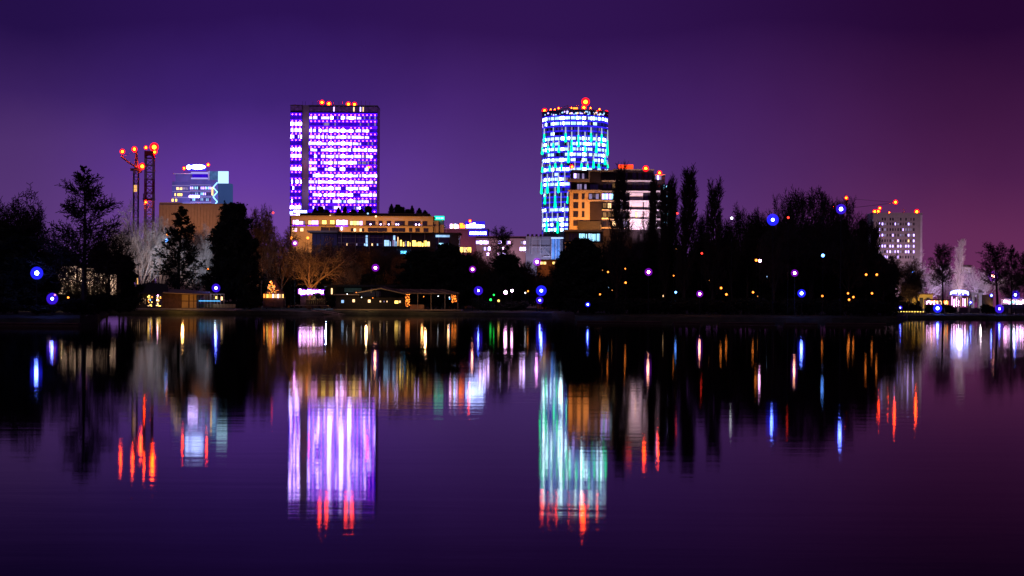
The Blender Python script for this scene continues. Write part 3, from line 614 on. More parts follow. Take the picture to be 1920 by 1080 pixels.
def lattice(mb, x0, x1, y, z0, z1, n, r, mi=None):
    """square lattice mast between x0 and x1"""
    w = x1-x0; cs = [(x0,y),(x1,y),(x1,y+w),(x0,y+w)]
    for i in range(n):
        a, b = z0+(z1-z0)*i/n, z0+(z1-z0)*(i+1)/n; m = mi(i) if mi else 0
        for k in range(4):
            p, q = cs[k], cs[(k+1)%4]
            mb.tube([(*p,a),(*p,b)], r, 4, m, False)
            mb.tube([(*p,a),(*q,a)], r*.7, 3, m, False)
            mb.tube([(*p,a),(*q,b)] if i%2 else [(*q,a),(*p,b)], r*.6, 3, m, False)
def masts():
    B = Building('radio_mast', 'red and white lattice mast with red lamps beside the crane', 'mast', 279, 340, 950)
    m = MB(); lattice(m, B.X(271.5), B.X(286.5), 0, 0, B.Z(283), 22, .32, lambda i: 0 if (i//3)%2 else 1)
    B.mesh('lattice', m, [REDSTEEL, WHITESTEEL])
    B.box('platform', 271, 287, 283, 291, REDSTEEL, .4, 3.8); B.box('platform', 268, 289, 372, 374, DARKMETAL, .6, 4)
    for x in (269,287,290): B.box('antenna', x, x+1.2, 363, 379, WHITESTEEL if x > 280 else DARKMETAL, .8, .4)
    B.beacon(288, 275.5, 2.2, -1); B.beacon(272.5, 276.5, 1.0, -1); B.beacon(289, 284.5, 1.3, -1); B.beacon(274, 379.5, .7, 1)
    C = Building('luffing_crane', 'luffing tower crane with raised jib and four red lamps', 'crane', 254, 340, 980)
    m = MB(); lattice(m, C.X(250), C.X(258.6), 0, 0, C.Z(319), 20, .22)
    C.mesh('mast', m, mat('crane_steel', (.16,.14,.16), .7))
    C.box('slewing_deck', 244.5, 262, 315.5, 320, mat('crane_steel', None), .5, 3)
    j = MB(); 
    for dy, r in ((0,.42),(1.6,.3)): j.tube([(C.X(256),dy,C.Z(314)),(C.X(240),dy,C.Z(304)),(C.X(227),dy,C.Z(293.5))], r, 4)
    for i in range(8):
        t = i/8; j.tube([(C.X(256-29*t),0,C.Z(314-20*t)),(C.X(254-29*t),1.6,C.Z(312-20*t))], .15, 3)
    C.mesh('jib', j, mat('crane_steel', None))
    C.mesh('apex_frame', MB().tube([(C.X(253),.6,C.Z(316)),(C.X(254.6),.6,C.Z(283))], .4, 4).tube([(C.X(258),.6,C.Z(316)),(C.X(255.2),.6,C.Z(283))], .4, 4), mat('crane_steel', None))
    C.mesh('pendant', MB().tube([(C.X(255),.6,C.Z(284)),(C.X(228),.6,C.Z(293))], .07, 3), mat('crane_steel', None))
    C.box('counterweight', 259, 264.5, 318, 323.5, CONCRETE, .2, 2); C.box('cab', 250.5, 254, 320, 325, WHITESTEEL, 1, 1.5)
    C.box('lit_sign', 251.5, 257, 347, 359.5, glow('amber_panel', (1,.5,.15), 1.0, var=.6, scale=2), .4, .2)
    for x,y,r in ((229.5,284.5,1.35),(252,279.8,1.45),(267,312,1.75)): C.beacon(x,y,r)
    C.box('lamp_stem', 229, 229.8, 285, 294, DARKMETAL, 0, .3); C.box('lamp_stem', 262, 267, 316, 317, DARKMETAL, 0, .3)

slab_tower(); round_tower(); stepped_block(); terrace_building(); mall(); distant_office(); grey_block(); masts()

# ------------------------------------------------------------------ trees: prototypes grown branch by branch, unit height
def frame_of(d):
    a = d.cross(Vector((0,0,1)) if abs(d.z) < .95 else Vector((1,0,0))).normalized()
    return a, d.cross(a)
def grow(R, P, segs, p, d, Lb, r, lv):
    n = P['n'][lv]; pts = [p]; q = p.copy(); dd = d.copy(); rs = [r]; dirs = [dd]
    for i in range(n):
        w = P['wob'][lv]
        dd = (dd + Vector((R.gauss(0,w),R.gauss(0,w),R.gauss(0,w*.7))) + Vector((0,0,P['up'][lv]))).normalized()
        q2 = q + dd*(Lb/n); r2 = max(P['rmin'], r*(1-(1-P['tap'][lv])*(i+1)/n))
        segs.append((lv, q, q2, rs[-1], r2)); pts.append(q2); rs.append(r2); dirs.append(dd); q = q2
    if lv+1 >= P['lv']: return
    N_ = P['nch'][lv]; N_ = max(2, int(round(N_*R.uniform(.8,1.2)))) if lv else N_
    az = R.uniform(0, 6.28)
    for c in range(N_):
        t = P['t0'][lv] + (1-P['t0'][lv])*((c+R.random()*.9)/N_); t = min(t, .999)
        f = t*n; i = int(f); pp = pts[i].lerp(pts[i+1], f-i); base = dirs[i+1]
        az += 2.39996 + R.uniform(-.4,.4)
        an = math.radians(P['ang'][lv]*R.uniform(.75,1.25)) * (1-P.get('tipang',.0)*t if lv == 0 else 1)
        if lv == 0 and 'fan' in P:
            an = math.radians(P['ang'][0])*((c+.4)/N_)**.6*R.uniform(.9,1.1); base = Vector((0,0,1))
        a, b = frame_of(base)
        cd = (base*math.cos(an) + (a*math.cos(az)+b*math.sin(az))*math.sin(an)).normalized()
        ln = P['len'][lv]*R.uniform(.7,1.15)*(P['shape'](t) if lv == 0 else (1-.45*t))
        if lv == 0 and 'fan' in P: ea, eb = P['fan']; ln = R.uniform(.86,1.02)/((math.sin(an)/ea)**3.2+(math.cos(an)/eb)**3.2)**(1/3.2)
        if lv: ln = min(ln, Lb*P.get('cap',.6))
        rr = max(P['rmin'], (rs[i]+(rs[i+1]-rs[i])*(f-i))*P['rr'][lv])
        grow(R, P, segs, pp, cd, ln, rr, lv+1)
def seg_mesh(name, segs, sides, m, tufts=None):
    if not segs: segs = [(0, Vector((0,0,0)), Vector((0,0,.01)), .001, .001)]
    A = np.array([tuple(s[1]) for s in segs]); Bq = np.array([tuple(s[2]) for s in segs])
    ra = np.array([s[3] for s in segs]); rb = np.array([s[4] for s in segs]); D = Bq-A
    D /= np.linalg.norm(D, axis=1)[:,None]+1e-12
    ref = np.where(np.abs(D[:,2:3]) < .9, np.array([[0,0,1.]]), np.array([[1.,0,0]]))
    U = np.cross(D, ref); U /= np.linalg.norm(U, axis=1)[:,None]+1e-12; V = np.cross(D, U); n = len(segs)
    ang = np.arange(sides)*2*np.pi/sides
    ring = U[:,None,:]*np.cos(ang)[None,:,None] + V[:,None,:]*np.sin(ang)[None,:,None]
    v = np.concatenate([A[:,None,:]+ring*ra[:,None,None], Bq[:,None,:]+ring*rb[:,None,None]], axis=1).reshape(-1,3)
    base = (np.arange(n)*2*sides)[:,None]; k = np.arange(sides)[None,:]; k2 = (k+1) % sides
    f = np.stack([base+k, base+k2, base+sides+k2, base+sides+k], axis=2).reshape(-1,4)
    faces = [f]; verts = [v]; me = bpy.data.meshes.new(name)
    nv = len(v); loops = f.reshape(-1); starts = np.arange(len(f))*4; tot = np.full(len(f), 4)
    if tufts is not None and len(tufts):
        t = np.asarray(tufts).reshape(-1,3); v = np.concatenate([v, t]); nt_ = len(t)//3
        starts = np.concatenate([starts, len(loops)+np.arange(nt_)*3]); loops = np.concatenate([loops, nv+np.arange(nt_*3)])
    me.vertices.add(len(v)); me.vertices.foreach_set('co', v.astype(np.float32).ravel())
    me.loops.add(len(loops)); me.loops.foreach_set('vertex_index', loops.astype(np.int32))
    me.polygons.add(len(starts)); me.polygons.foreach_set('loop_start', starts.astype(np.int32))
    me.update(calc_edges=True); me.materials.append(m); return me
def proto(name, seed, P, tuft=0, tsize=.012):
    R = random.Random(seed); segs = []
    grow(R, P, segs, Vector((0,0,0)), Vector((0,0,1)), P['L'], P['r'], 0)
    z = max(s[2].z for s in segs); xs = sorted(abs(s[2].x) for s in segs); w = 2*xs[int(len(xs)*.985)]
    rs = np.random.RandomState(seed); tris = None
    if tuft:
        tips = np.array([tuple(s[2]) for s in segs if s[0] >= P['lv']-2]); tips = np.repeat(tips, tuft, axis=0)
        c = tips + rs.normal(0, tsize*1.0, tips.shape); a = rs.normal(0, tsize, c.shape); b = rs.normal(0, tsize, c.shape)
        tris = np.stack([c+a, c+b, c-a*.6-b*.5], axis=1)/z
    segs = [(l, a/z, b/z, r1/z, r2/z) for l, a, b, r1, r2 in segs]
    tr = seg_mesh(name+'_trunk', [s for s in segs if s[0] == 0], 8, BARKDARK)
    cr = seg_mesh(name+'_crown', [s for s in segs if s[0] > 0], 3, BARKDARK if not tuft else NEEDLE, tris)
    return (tr, cr, w/z)
PB = dict(lv=5, L=.5, r=.022, rmin=.0024, n=[6,6,5,4,3], nch=[12,8,7,5], t0=[.38,.25,.15,.1], ang=[52,42,45,48], len=[.52,.25,.13,.07], rr=[.62,.6,.6,.6],
          tap=[.45,.3,.3,.3,.5], wob=[.04,.10,.13,.16,.2], up=[.02,.05,.03,.02,0], shape=lambda t: 1.15-.35*t, tipang=.35)
PROTO = {}
PROTO['broad1'] = proto('broad1', 1, PB); PROTO['broad2'] = proto('broad2', 22, {**PB, 'nch':[14,8,7,5], 'ang':[60,40,45,50]})
PROTO['broad3'] = proto('broad3', 35, {**PB, 'L':.62, 'nch':[13,8,7,5], 'ang':[46,38,42,45], 'len':[.42,.24,.13,.06]})
PROTO['round'] = proto('round', 9, {**PB, 'L':.26, 'r':.03, 'fan':(.31,.62), 'nch':[40,9,7,6], 't0':[.6,.3,.2,.1], 'n':[3,8,5,4,3], 'ang':[84,30,36,42], 'len':[.6,.22,.11,.055], 'up':[.02,.012,.06,.05,0], 'wob':[.02,.04,.08,.12,.2], 'rr':[.34,.6,.6,.6], 'rmin':.0015})
PP = dict(lv=4, L=.97, r=.016, rmin=.002, n=[14,6,4,3], nch=[58,9,6], t0=[.1,.15,.1], ang=[30,24,30], len=[.27,.11,.055], rr=[.42,.6,.6],
          tap=[.12,.25,.3,.5], wob=[.015,.05,.08,.1], up=[.02,.16,.12,.05], shape=lambda t: 1.05-.72*t)
PROTO['poplar1'] = proto('poplar1', 4, PP); PROTO['poplar2'] = proto('poplar2', 44, {**PP, 'ang':[36,26,32], 'nch':[48,9,6], 'len':[.3,.12,.06]})
PROTO['poplar3'] = proto('poplar3', 47, {**PP, 'rmin':.0009, 'nch':[40,8,5], 'ang':[24,22,28], 'len':[.22,.1,.05], 'r':.012})
PV = dict(lv=5, L=.2, r=.026, rmin=.0013, n=[3,8,6,4,3], nch=[8,9,7,5], t0=[.5,.2,.2,.1], ang=[28,26,32,40], len=[.8,.36,.16,.07], rr=[.66,.55,.6,.6],
          tap=[.8,.2,.3,.3,.5], wob=[.03,.05,.07,.1,.15], up=[.02,.06,.05,.03,0], shape=lambda t: 1.0)
PROTO['vase1'] = proto('vase1', 5, PV); PROTO['vase2'] = proto('vase2', 52, {**PV, 'ang':[36,28,34,42], 'nch':[7,9,7,5]})
PC = dict(lv=4, L=1.0, r=.018, rmin=.0022, cap=.4, n=[14,6,4,2], nch=[66,12,5], t0=[.2,.22,.1], ang=[88,42,45], len=[.36,.13,.05], rr=[.36,.55,.6],
          tap=[.08,.2,.3,.5], wob=[.012,.07,.1,.15], up=[.02,.015,.05,.05], shape=lambda t: (1-t)**.8*1.1+.04, tipang=.35)
PROTO['cypress'] = proto('cypress', 6, PC); PROTO['cypress2'] = proto('cypress2', 61, {**PC, 'nch':[44,11,6], 'len':[.27,.11,.05]}, 1, .006)
PROTO['larch'] = proto('larch', 63, {**PC, 'L':1.0, 't0':[.42,.15,.1], 'nch':[44,11,6], 'len':[.2,.09,.045], 'ang':[62,45,50], 'shape':lambda t: 1.0-.5*abs(t-.6)})
PROTO['spruce'] = proto('spruce', 66, {**PC, 't0':[.06,.1,.1], 'nch':[80,10,5], 'len':[.23,.09,.04], 'ang':[80,50,50]}, 3, .009)
PROTO['roundspruce'] = proto('roundspruce', 67, {**PC, 't0':[.08,.1,.1], 'nch':[72,10,5], 'len':[.3,.11,.05], 'ang':[70,50,50], 'shape':lambda t: (1-t)**.45*.9+.12}, 3, .011)
PPl = dict(lv=5, L=.34, r=.03, rmin=.0016, n=[5,7,5,4,3], nch=[6,8,7,5], t0=[.35,.25,.15,.1], ang=[44,40,42,45], len=[.62,.3,.16,.08], rr=[.72,.5,.55,.6],
          tap=[.7,.25,.3,.3,.5], wob=[.03,.07,.1,.14,.2], up=[.02,.06,.03,.02,0], shape=lambda t: 1.0)
PROTO['plane'] = proto('plane', 71, PPl)
def bush_proto(name, seed, m, n=2600):
    rs = np.random.RandomState(seed); c = []
    lob = rs.uniform(-1,1,(9,3))*[.3,.22,.25]+[0,0,.5]; lr = rs.uniform(.16,.3,9)
    for k in range(9):
        q = rs.normal(0,1,(n//9,3)); q /= np.linalg.norm(q,axis=1)[:,None]; c.append(lob[k]+q*lr[k]*(rs.rand(n//9,1)**.35)*rs.uniform(.85,1.2,(n//9,1)))
    c = np.concatenate(c); c[:,2] = np.abs(c[:,2]); a = rs.normal(0,.028,c.shape); b = rs.normal(0,.028,c.shape)
    t = np.stack([c+a, c+b, c-a*.7-b*.6], axis=1)
    R = random.Random(seed); segs = []
    for k in range(9): segs.append((1, Vector((0,0,0)), Vector(lob[k]), .016, .006))
    z = 1.0
    return (seg_mesh(name+'_stem', segs, 5, BARKDARK), seg_mesh(name+'_leaves', [], 3, m, t), 1.0)
PROTO['bush1'] = bush_proto('bush1', 1, LEAFDARK); PROTO['bush2'] = bush_proto('bush2', 2, LEAFDARK); PROTO['bush3'] = bush_proto('bush3', 3, LEAFDARK, 3600)
PTW = dict(PV, lv=4, L=.1, n=[2,6,4,3], nch=[12,9,6], len=[.7,.32,.14], ang=[40,34,40], t0=[.3,.15,.1], wob=[.05,.12,.15,.2], rmin=.004, r=.02)
PROTO['twig'] = proto('twig', 81, PTW)
TR = random.Random(99)
def tree(kind, x, top, width, d, label, bark=None, group=None, name='bare_tree', cat='tree', gz=GZ, crownmat=None):
    tr, cr, w = PROTO[kind]
    mid = Wp(x, (top+560)/2, d); h = Wp(x, top, d).z - gz; s = width/F*d/w
    o = thing(name, label, cat, (mid.x, d, gz), group, TR.uniform(0, 6.28)); o.scale = (s, s, h)
    a = put('trunk' if not kind.startswith('bush') else 'stem', tr, o); b = put('crown' if not kind.startswith('bush') else 'leaves', cr, o)
    if bark is not None:
        for q, m in ((a, bark), (b, crownmat or bark)): q.material_slots[0].link = 'OBJECT'; q.material_slots[0].material = m
    return o

NTH = ['first','second','third','fourth','fifth','sixth','seventh','eighth','ninth','tenth','eleventh','twelfth','thirteenth','fourteenth','fifteenth','sixteenth','seventeenth','eighteenth','nineteenth','twentieth']
NTH += ['twenty-'+w for w in NTH[:9]] + ['thirtieth']
# near bank on the left
tree('broad1', 8, 338, 150, 180, 'broad bare tree at the left edge of the photo', group='trees on the near bank')
tree('broad3', 62, 372, 80, 184, 'slim bare tree between the edge tree and the tall cypress', group='trees on the near bank')
tree('cypress', 158, 309, 165, 174, 'tall bare cypress with tiered branches on the near bank', name='cypress_tree', group='trees on the near bank')
tree('roundspruce', 30, 425, 130, 178, 'dense dark evergreen low under the left edge tree', name='evergreen_tree', group='trees on the near bank')
tree('broad2', 100, 440, 120, 188, 'low spreading bare tree left of the cypress trunk', group='trees on the near bank')
tree('broad1', 205, 420, 90, 196, 'low bare tree right of the cypress trunk', group='trees on the near bank')
for x, top, w, d, lb in ((-5,548,110,172,'dark shrub in the left corner of the bank'),(70,566,100,170,'dark shrub under the higher blue globe lamp'),(140,556,90,173,'dark shrub at the foot of the cypress'),(185,545,80,182,'dark shrub between the cypress and the boat shed'),(225,552,80,205,'dark shrub just left of the boat shed')):
    tree(['bush1','bush2','bush3'][x%3], x, top, w, d, lb, name='shrub', cat='shrub', group='shrubs on the near bank')
MQ = Building('white_marquee', 'white marquee walls brightly lit behind the near bank trees', 'marquee', 155, 530, 226)
for x0,x1,y0 in ((88,106,506),(109,128,500),(130,143,499),(146,176,503),(178,198,512),(200,218,514),(8,24,508)): MQ.box('canvas_wall', x0, x1, y0, 552, mat('white_canvas', (.8,.74,.68), .9, .15, 1.5), 0, .3)
for x in (107.5,129,144.5,177,199): MQ.box('pole', x-.6, x+.6, 500, 560, DARKMETAL, .3, .2)
for x, pw in ((16,40),(100,75),(120,110),(138,110),(160,110),(188,75),(210,55)):
    lamp_light('marquee_lamp', MQ.o, (MQ.X(x), -1.3, MQ.Z(540)), (1,.66,.46), pw*1.3, size=.1)
for x, top, w, lb in ((104,494,40,'dark thicket left of the middle of the marquee'),(134,493,44,'tall dark thicket left of the cypress trunk'),(166,497,46,'dark thicket just right of the cypress trunk'),(194,504,44,'low dark thicket at the right end of the marquee'),(14,500,40,'leftmost dark thicket before the marquee'),(95,498,44,'dark thicket before the left end of the marquee'),(120,496,44,'dark thicket before the middle of the marquee'),(150,498,50,'dark thicket before the marquee beside the cypress trunk'),(180,504,50,'dark thicket before the right end of the marquee'),(208,508,44,'dark thicket right of the marquee')):
    tree('twig', x, top, w, 222, lb, BARKDARK, 'dark thickets before the marquee', 'thicket', 'shrub')
for i, x in enumerate(range(-10, 250, 24)):
    tree(['roundspruce','bush3','roundspruce','bush1'][i%4], x, 470+(i*37)%24, 64, 250+6*(i%3), NTH[i]+' dark evergreen from the left in the belt behind the near bank', group='dark evergreen belt behind the near bank', name='evergreen_tree')
# middle bank
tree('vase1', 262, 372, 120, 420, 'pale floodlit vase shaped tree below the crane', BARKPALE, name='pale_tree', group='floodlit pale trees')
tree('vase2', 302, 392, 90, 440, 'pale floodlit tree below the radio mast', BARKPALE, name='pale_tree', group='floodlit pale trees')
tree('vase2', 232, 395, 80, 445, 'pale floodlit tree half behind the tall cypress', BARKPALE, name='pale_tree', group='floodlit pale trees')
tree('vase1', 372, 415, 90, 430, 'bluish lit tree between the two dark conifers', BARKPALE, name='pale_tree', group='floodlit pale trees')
tree('cypress2', 334, 388, 92, 345, 'open dark conifer in front of the corner office block', NEEDLE, name='conifer_tree')
tree('roundspruce', 438, 382, 88, 350, 'dense dark conifer left of the slab tower', name='conifer_tree')
tree('broad2', 490, 378, 80, 385, 'brown bare tree right of the dense conifer', BARKBROWN, 'brown bare trees')
tree('broad1', 528, 412, 80, 400, 'brown bare tree at the left end of the terraced building', BARKBROWN, 'brown bare trees')
tree('broad3', 470, 430, 70, 370, 'low brown bare tree right beside the dense conifer', BARKBROWN, 'brown bare trees')
tree('plane', 580, 438, 135, 362, 'bare plane tree lit orange behind the glowing sign', BARKTAN, name='plane_tree')
for x, top, w, d, lb in ((625,452,80,480,'dim brown bare tree right of the orange plane tree'),(672,448,85,500,'dim brown bare tree above the lakeside pavilion roof'),(720,458,80,490,'dim brown bare tree below the glass shopping hall'),(655,478,60,410,'small brown bare tree behind the pavilion annex'),(760,474,80,470,'dim brown bare tree under the yellow shopfronts')):
    tree(['broad1','broad2','broad3'][x%3], x, top, w, d, lb, BARKBROWN, 'brown bare trees')
for x, top, w, d, k, lb in ((790,470,90,372,'roundspruce','black evergreen behind the pavilion terrace'),(835,458,80,380,'roundspruce','black evergreen at the right end of the pavilion'),(868,478,60,385,'roundspruce','black evergreen right of the pavilion'),(812,480,80,392,'bush3','wide black evergreen behind the pavilion ridge')):
    tree(k, x, top, w, d, lb, group='black evergreens behind the pavilion', name='evergreen_tree')
tree('larch', 944, 422, 48, 450, 'tall sparse tree before the pale pink office block', name='sparse_tree')
for x, top, w, d, k, lb in ((905,476,70,400,'broad1','dark bare tree right of the pavilion lamp'),(950,478,70,395,'roundspruce','dark evergreen below the tall sparse tree'),(985,484,70,400,'broad2','dark bare tree below the white framed hall'),(1035,490,70,398,'broad3','dark bare tree under the amber canteen'),(925,500,60,370,'bush3','low dark evergreen left of the blue lamps'),(1062,470,60,300,'roundspruce','dark evergreen at the tip of the headland')):
    tree(k, x, top, w, d, lb, BARKBROWN if k.startswith('broad') else None, group='trees along the middle bank')
for x, top, w in ((470,548,70),(640,552,60),(905,556,60),(960,560,70),(1050,556,70),(250,560,60),(440,562,60)):
    tree(['bush1','bush2','bush3'][x%3], x, top, w, 345 if x > 400 else 335, {470:'dark shrub left of the string lit tent',640:'dark shrub beside the pavilion annex',905:'dark shrub under the teal lit lamp right of the pavilion',960:'dark shrub midway between the two blue shore lamps',1050:'dark shrub right of the paired blue lamps',250:'dark shrub left of the boat shed windows',440:'dark shrub right of the blue terrace'}[x], name='shrub', cat='shrub', group='shrubs along the middle bank')

BR = random.Random(31)
for i, x in enumerate(range(205, 470, 20)):
    tree(['broad1','broad2','broad3','vase1'][i%4], x+BR.uniform(-5,5), 428+BR.uniform(-8,18), 80, 455+7*(i%4), NTH[i]+' bare tree from the left in the pale belt behind the boat shed', BARKPALE if i%3 else BARKBROWN, group='pale tree belt behind the boat shed')
for i, x in enumerate(range(470, 900, 17)):
    tree(['broad1','broad2','broad3','vase2'][i%4], x+BR.uniform(-5,5), 468+BR.uniform(-10,12), 84, 520+9*(i%4), NTH[i]+' brown bare tree from the left in the belt below the terraced building', BARKBROWN, group='brown tree belt below the terraced building')
for i, x in enumerate(range(478, 1075, 30)):
    tree(['bush3','roundspruce','bush1'][i%3], x+BR.uniform(-6,6), 505+BR.uniform(-8,10), 62, 470+8*(i%2), NTH[i]+' dark evergreen from the left in the low belt behind the pavilion', group='low evergreen belt behind the pavilion', name='evergreen_tree')
# headland on the right
HL = [('roundspruce',1092,448,90,258,'dark evergreen at the left end of the headland'),('broad2',1112,440,70,268,'bare tree below the blue lit podium'),('poplar2',1156,298,44,252,'tall bare poplar before the stepped apartment block'),
 ('plane',1203,352,70,262,'open bare tree in front of the pale panels'),('poplar1',1226,322,26,268,'slim bare poplar under the two red roof lamps'),
 ('poplar1',1247,335,26,258,'slim bare poplar at the corner of the stepped block'),('poplar1',1283,304,48,255,'tall bare poplar right of the stepped block'),('poplar1',1262,322,36,264,'thin bare poplar left of its taller neighbour'),
 ('poplar2',1336,328,46,254,'bare poplar standing apart from the pair beside the block'),('broad3',1308,385,50,258,'bare tree between the two poplars'),('broad3',1374,396,66,256,'bare tree in the dip of the tree line'),('broad1',1354,412,60,262,'low bare tree right of the separate poplar'),('broad3',1432,384,70,264,'bare tree behind the high blue lamp'),
 ('broad3',1402,374,90,258,'bare tree left of the high blue lamp'),('round',1522,342,170,256,'great domed bare tree of the headland'),('round',1572,358,110,262,'bare tree forming the right shoulder of the domed crown'),('round',1478,354,100,264,'bare tree forming the left shoulder of the domed crown'),('broad2',1424,400,80,262,'bare tree just left of the high blue lamp'),('broad2',1452,420,80,250,'bare tree under the left edge of the domed crown'),
 ('broad1',1592,412,80,252,'bare tree under the right edge of the domed crown'),('poplar1',1618,400,36,262,'thin bare tree right of the domed crown'),('poplar2',1640,408,36,266,'thin bare tree before the grey office block'),('broad3',1655,470,80,254,'low bare tree below the grey office block')]
for k, x, top, w, d, lb in HL: tree(k, x, top, w, d, lb, group='bare trees of the headland')
for i, x in enumerate(range(1085, 1670, 26)):
    top = [470,462,480,455,475,466][i%6] + (20 if x > 1600 else 0)
    if i % 4 == 3: k = 'spruce'
    else: k = ['roundspruce','bush3','bush1'][i%3]
    tree(k, x+TR.uniform(-6,6), top, 84, 262+8*(i%3), NTH[i]+' black evergreen from the left in the belt under the headland trees', group='black evergreen belt of the headland', name='evergreen_tree')
for i, x in enumerate(range(1078, 1690, 34)):
    tree(['bush2','bush1','bush3'][i%3], x, 548+6*(i%3), 64, 248+3*(i%2), NTH[i]+' black shrub from the left at the water edge of the headland', group='black shrubs of the headland', name='shrub', cat='shrub')

# right bank
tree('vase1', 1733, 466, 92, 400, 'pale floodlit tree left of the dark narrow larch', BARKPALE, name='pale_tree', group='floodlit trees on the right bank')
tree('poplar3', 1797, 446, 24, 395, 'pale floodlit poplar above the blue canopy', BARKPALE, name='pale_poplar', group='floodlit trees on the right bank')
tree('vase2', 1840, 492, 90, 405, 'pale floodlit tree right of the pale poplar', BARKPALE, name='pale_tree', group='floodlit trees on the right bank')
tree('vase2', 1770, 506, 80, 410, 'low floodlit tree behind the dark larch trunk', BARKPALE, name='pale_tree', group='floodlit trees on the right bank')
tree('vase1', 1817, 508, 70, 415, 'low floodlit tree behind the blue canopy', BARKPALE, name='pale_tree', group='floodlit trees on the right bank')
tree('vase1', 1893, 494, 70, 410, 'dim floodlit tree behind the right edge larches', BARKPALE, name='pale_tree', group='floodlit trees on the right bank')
tree('broad2', 1692, 482, 90, 350, 'brown lit bare tree left of the ochre house', BARKBROWN)
tree('larch', 1768, 455, 46, 338, 'dark narrow larch on the lawn edge', name='larch_tree', group='dark larches on the right bank')
tree('larch', 1871, 452, 56, 340, 'dark larch left of the right edge pair', name='larch_tree', group='dark larches on the right bank')
tree('cypress', 1897, 458, 44, 338, 'dark open larch second from the right edge', name='larch_tree', group='dark larches on the right bank')
tree('larch', 1922, 470, 44, 345, 'dark larch cut by the right edge', name='larch_tree', group='dark larches on the right bank')
tree('broad3', 1722, 500, 50, 345, 'dark bare tree before the ochre house', group='dark trees before the ochre house')
tree('broad1', 1704, 520, 44, 343, 'small dark bare tree left before the ochre house', group='dark trees before the ochre house')
for x, top, w, lb in ((1706,563,26,'dark shrub under the ochre turret'),(1722,560,18,'dark shrub at the middle of the ochre house'),(1741,566,22,'dark shrub at the right end of the ochre house'),(1690,556,34,'dark shrub left of the ochre house'),(1782,570,30,'low dark shrub left of the blue canopy'),(1850,568,40,'low dark shrub by the gateway')):
    tree(['bush1','bush2','bush3'][x%3], x, top, w, 346, lb, name='shrub', cat='shrub', group='shrubs on the right bank')
# rooftop conifers of the terraced building
rz = Wp(680, 405, 735).z
for x, top, w, k, lb in ((591,390,14,'spruce','leftmost'),(601,387,15,'roundspruce','second from the left'),(634,389,12,'spruce','third from the left'),(646,387,12,'spruce','fourth from the left'),(690,386,18,'roundspruce','bushy one under the slab tower right edge'),(733.5,382.5,12,'spruce','pointed one left of the bushy pair'),(745.5,383.5,16,'roundspruce','left of the bushy pair'),(753,388,16,'roundspruce','right of the bushy pair'),(772.5,385.5,11,'spruce','pointed one right of the bushy pair'),(786,390,14,'spruce','second from the right end'),(797,394,14,'spruce','at the right end'),(764,392,14,'roundspruce','low one between the pointed pair'),(612,393,14,'roundspruce','low one beside the lantern room'),(662,393,16,'roundspruce','low one in the middle'),(676,392,14,'roundspruce','low one right of the middle')):
    tree(k, x, top, w, 735, 'dark conifer on the terraced roof, '+lb, name='roof_conifer', group='conifers on the terraced roof', gz=rz-.3)

# ------------------------------------------------------------------ lamps
def halo_lamp(x, y, d, r, label, shell_m=None, bulb=None, core=.34, group='blue globe lamps', name='halo_lamp', post=True):
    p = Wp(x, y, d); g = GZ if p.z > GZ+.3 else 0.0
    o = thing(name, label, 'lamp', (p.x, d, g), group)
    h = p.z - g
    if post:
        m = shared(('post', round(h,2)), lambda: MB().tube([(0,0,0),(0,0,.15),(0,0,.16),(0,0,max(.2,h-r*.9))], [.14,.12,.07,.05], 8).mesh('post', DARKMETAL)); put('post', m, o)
    gl = put('halo', unit_ball(shell_m or BLUEHALO), o, (0,0,h), (r,r,r))
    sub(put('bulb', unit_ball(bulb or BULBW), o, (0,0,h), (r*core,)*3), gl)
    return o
LR = random.Random(17); BLUEHALO2 = shell('deep_blue_bloom_ball', (.07,.015,1), .32, (.7,.65,1))
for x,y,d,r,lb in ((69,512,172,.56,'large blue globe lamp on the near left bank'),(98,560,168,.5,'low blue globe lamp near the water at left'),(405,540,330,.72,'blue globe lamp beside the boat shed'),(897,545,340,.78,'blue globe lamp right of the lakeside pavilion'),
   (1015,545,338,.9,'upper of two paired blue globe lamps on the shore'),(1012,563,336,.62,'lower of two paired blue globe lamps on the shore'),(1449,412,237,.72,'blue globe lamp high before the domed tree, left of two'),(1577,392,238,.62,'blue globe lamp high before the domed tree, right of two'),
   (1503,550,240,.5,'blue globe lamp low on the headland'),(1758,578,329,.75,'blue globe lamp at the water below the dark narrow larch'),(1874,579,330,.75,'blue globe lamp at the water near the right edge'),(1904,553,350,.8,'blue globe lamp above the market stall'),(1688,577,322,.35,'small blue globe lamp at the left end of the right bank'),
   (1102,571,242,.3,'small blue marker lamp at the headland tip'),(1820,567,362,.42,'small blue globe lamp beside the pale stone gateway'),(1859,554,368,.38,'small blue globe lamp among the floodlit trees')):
    halo_lamp(x,y,d,r,lb, BLUEHALO if LR.random() < .55 else BLUEHALO2, None, LR.uniform(.2,.36))
for x,y,d,r,lb in ((704,502,345,.45,'violet haloed street lamp above the pavilion ridge'),(886,505,350,.42,'violet haloed street lamp above the blue lamp by the pavilion'),(1052,506,345,.45,'violet haloed street lamp left of the headland'),(1007,491,350,.5,'violet blue street lamp below the white framed hall'),
   (1216,510,244,.32,'violet haloed street lamp in the dark under the poplars'),(1490,512,242,.3,'violet haloed street lamp under the domed tree'),(553,456,390,.42,'violet street lamp left of the orange plane tree'),(1312,551,243,.28,'amber street lamp low between the poplars'),(1862,518,352,.62,'large pink orange street lamp between the right larches')):
    halo_lamp(x,y,d,r*1.45,lb,VIOHALO,BULBO if x not in (1007,553) else BULBV,.36,'violet haloed street lamps','street_lamp')  # violet ball enlarged to the width of the lens halo
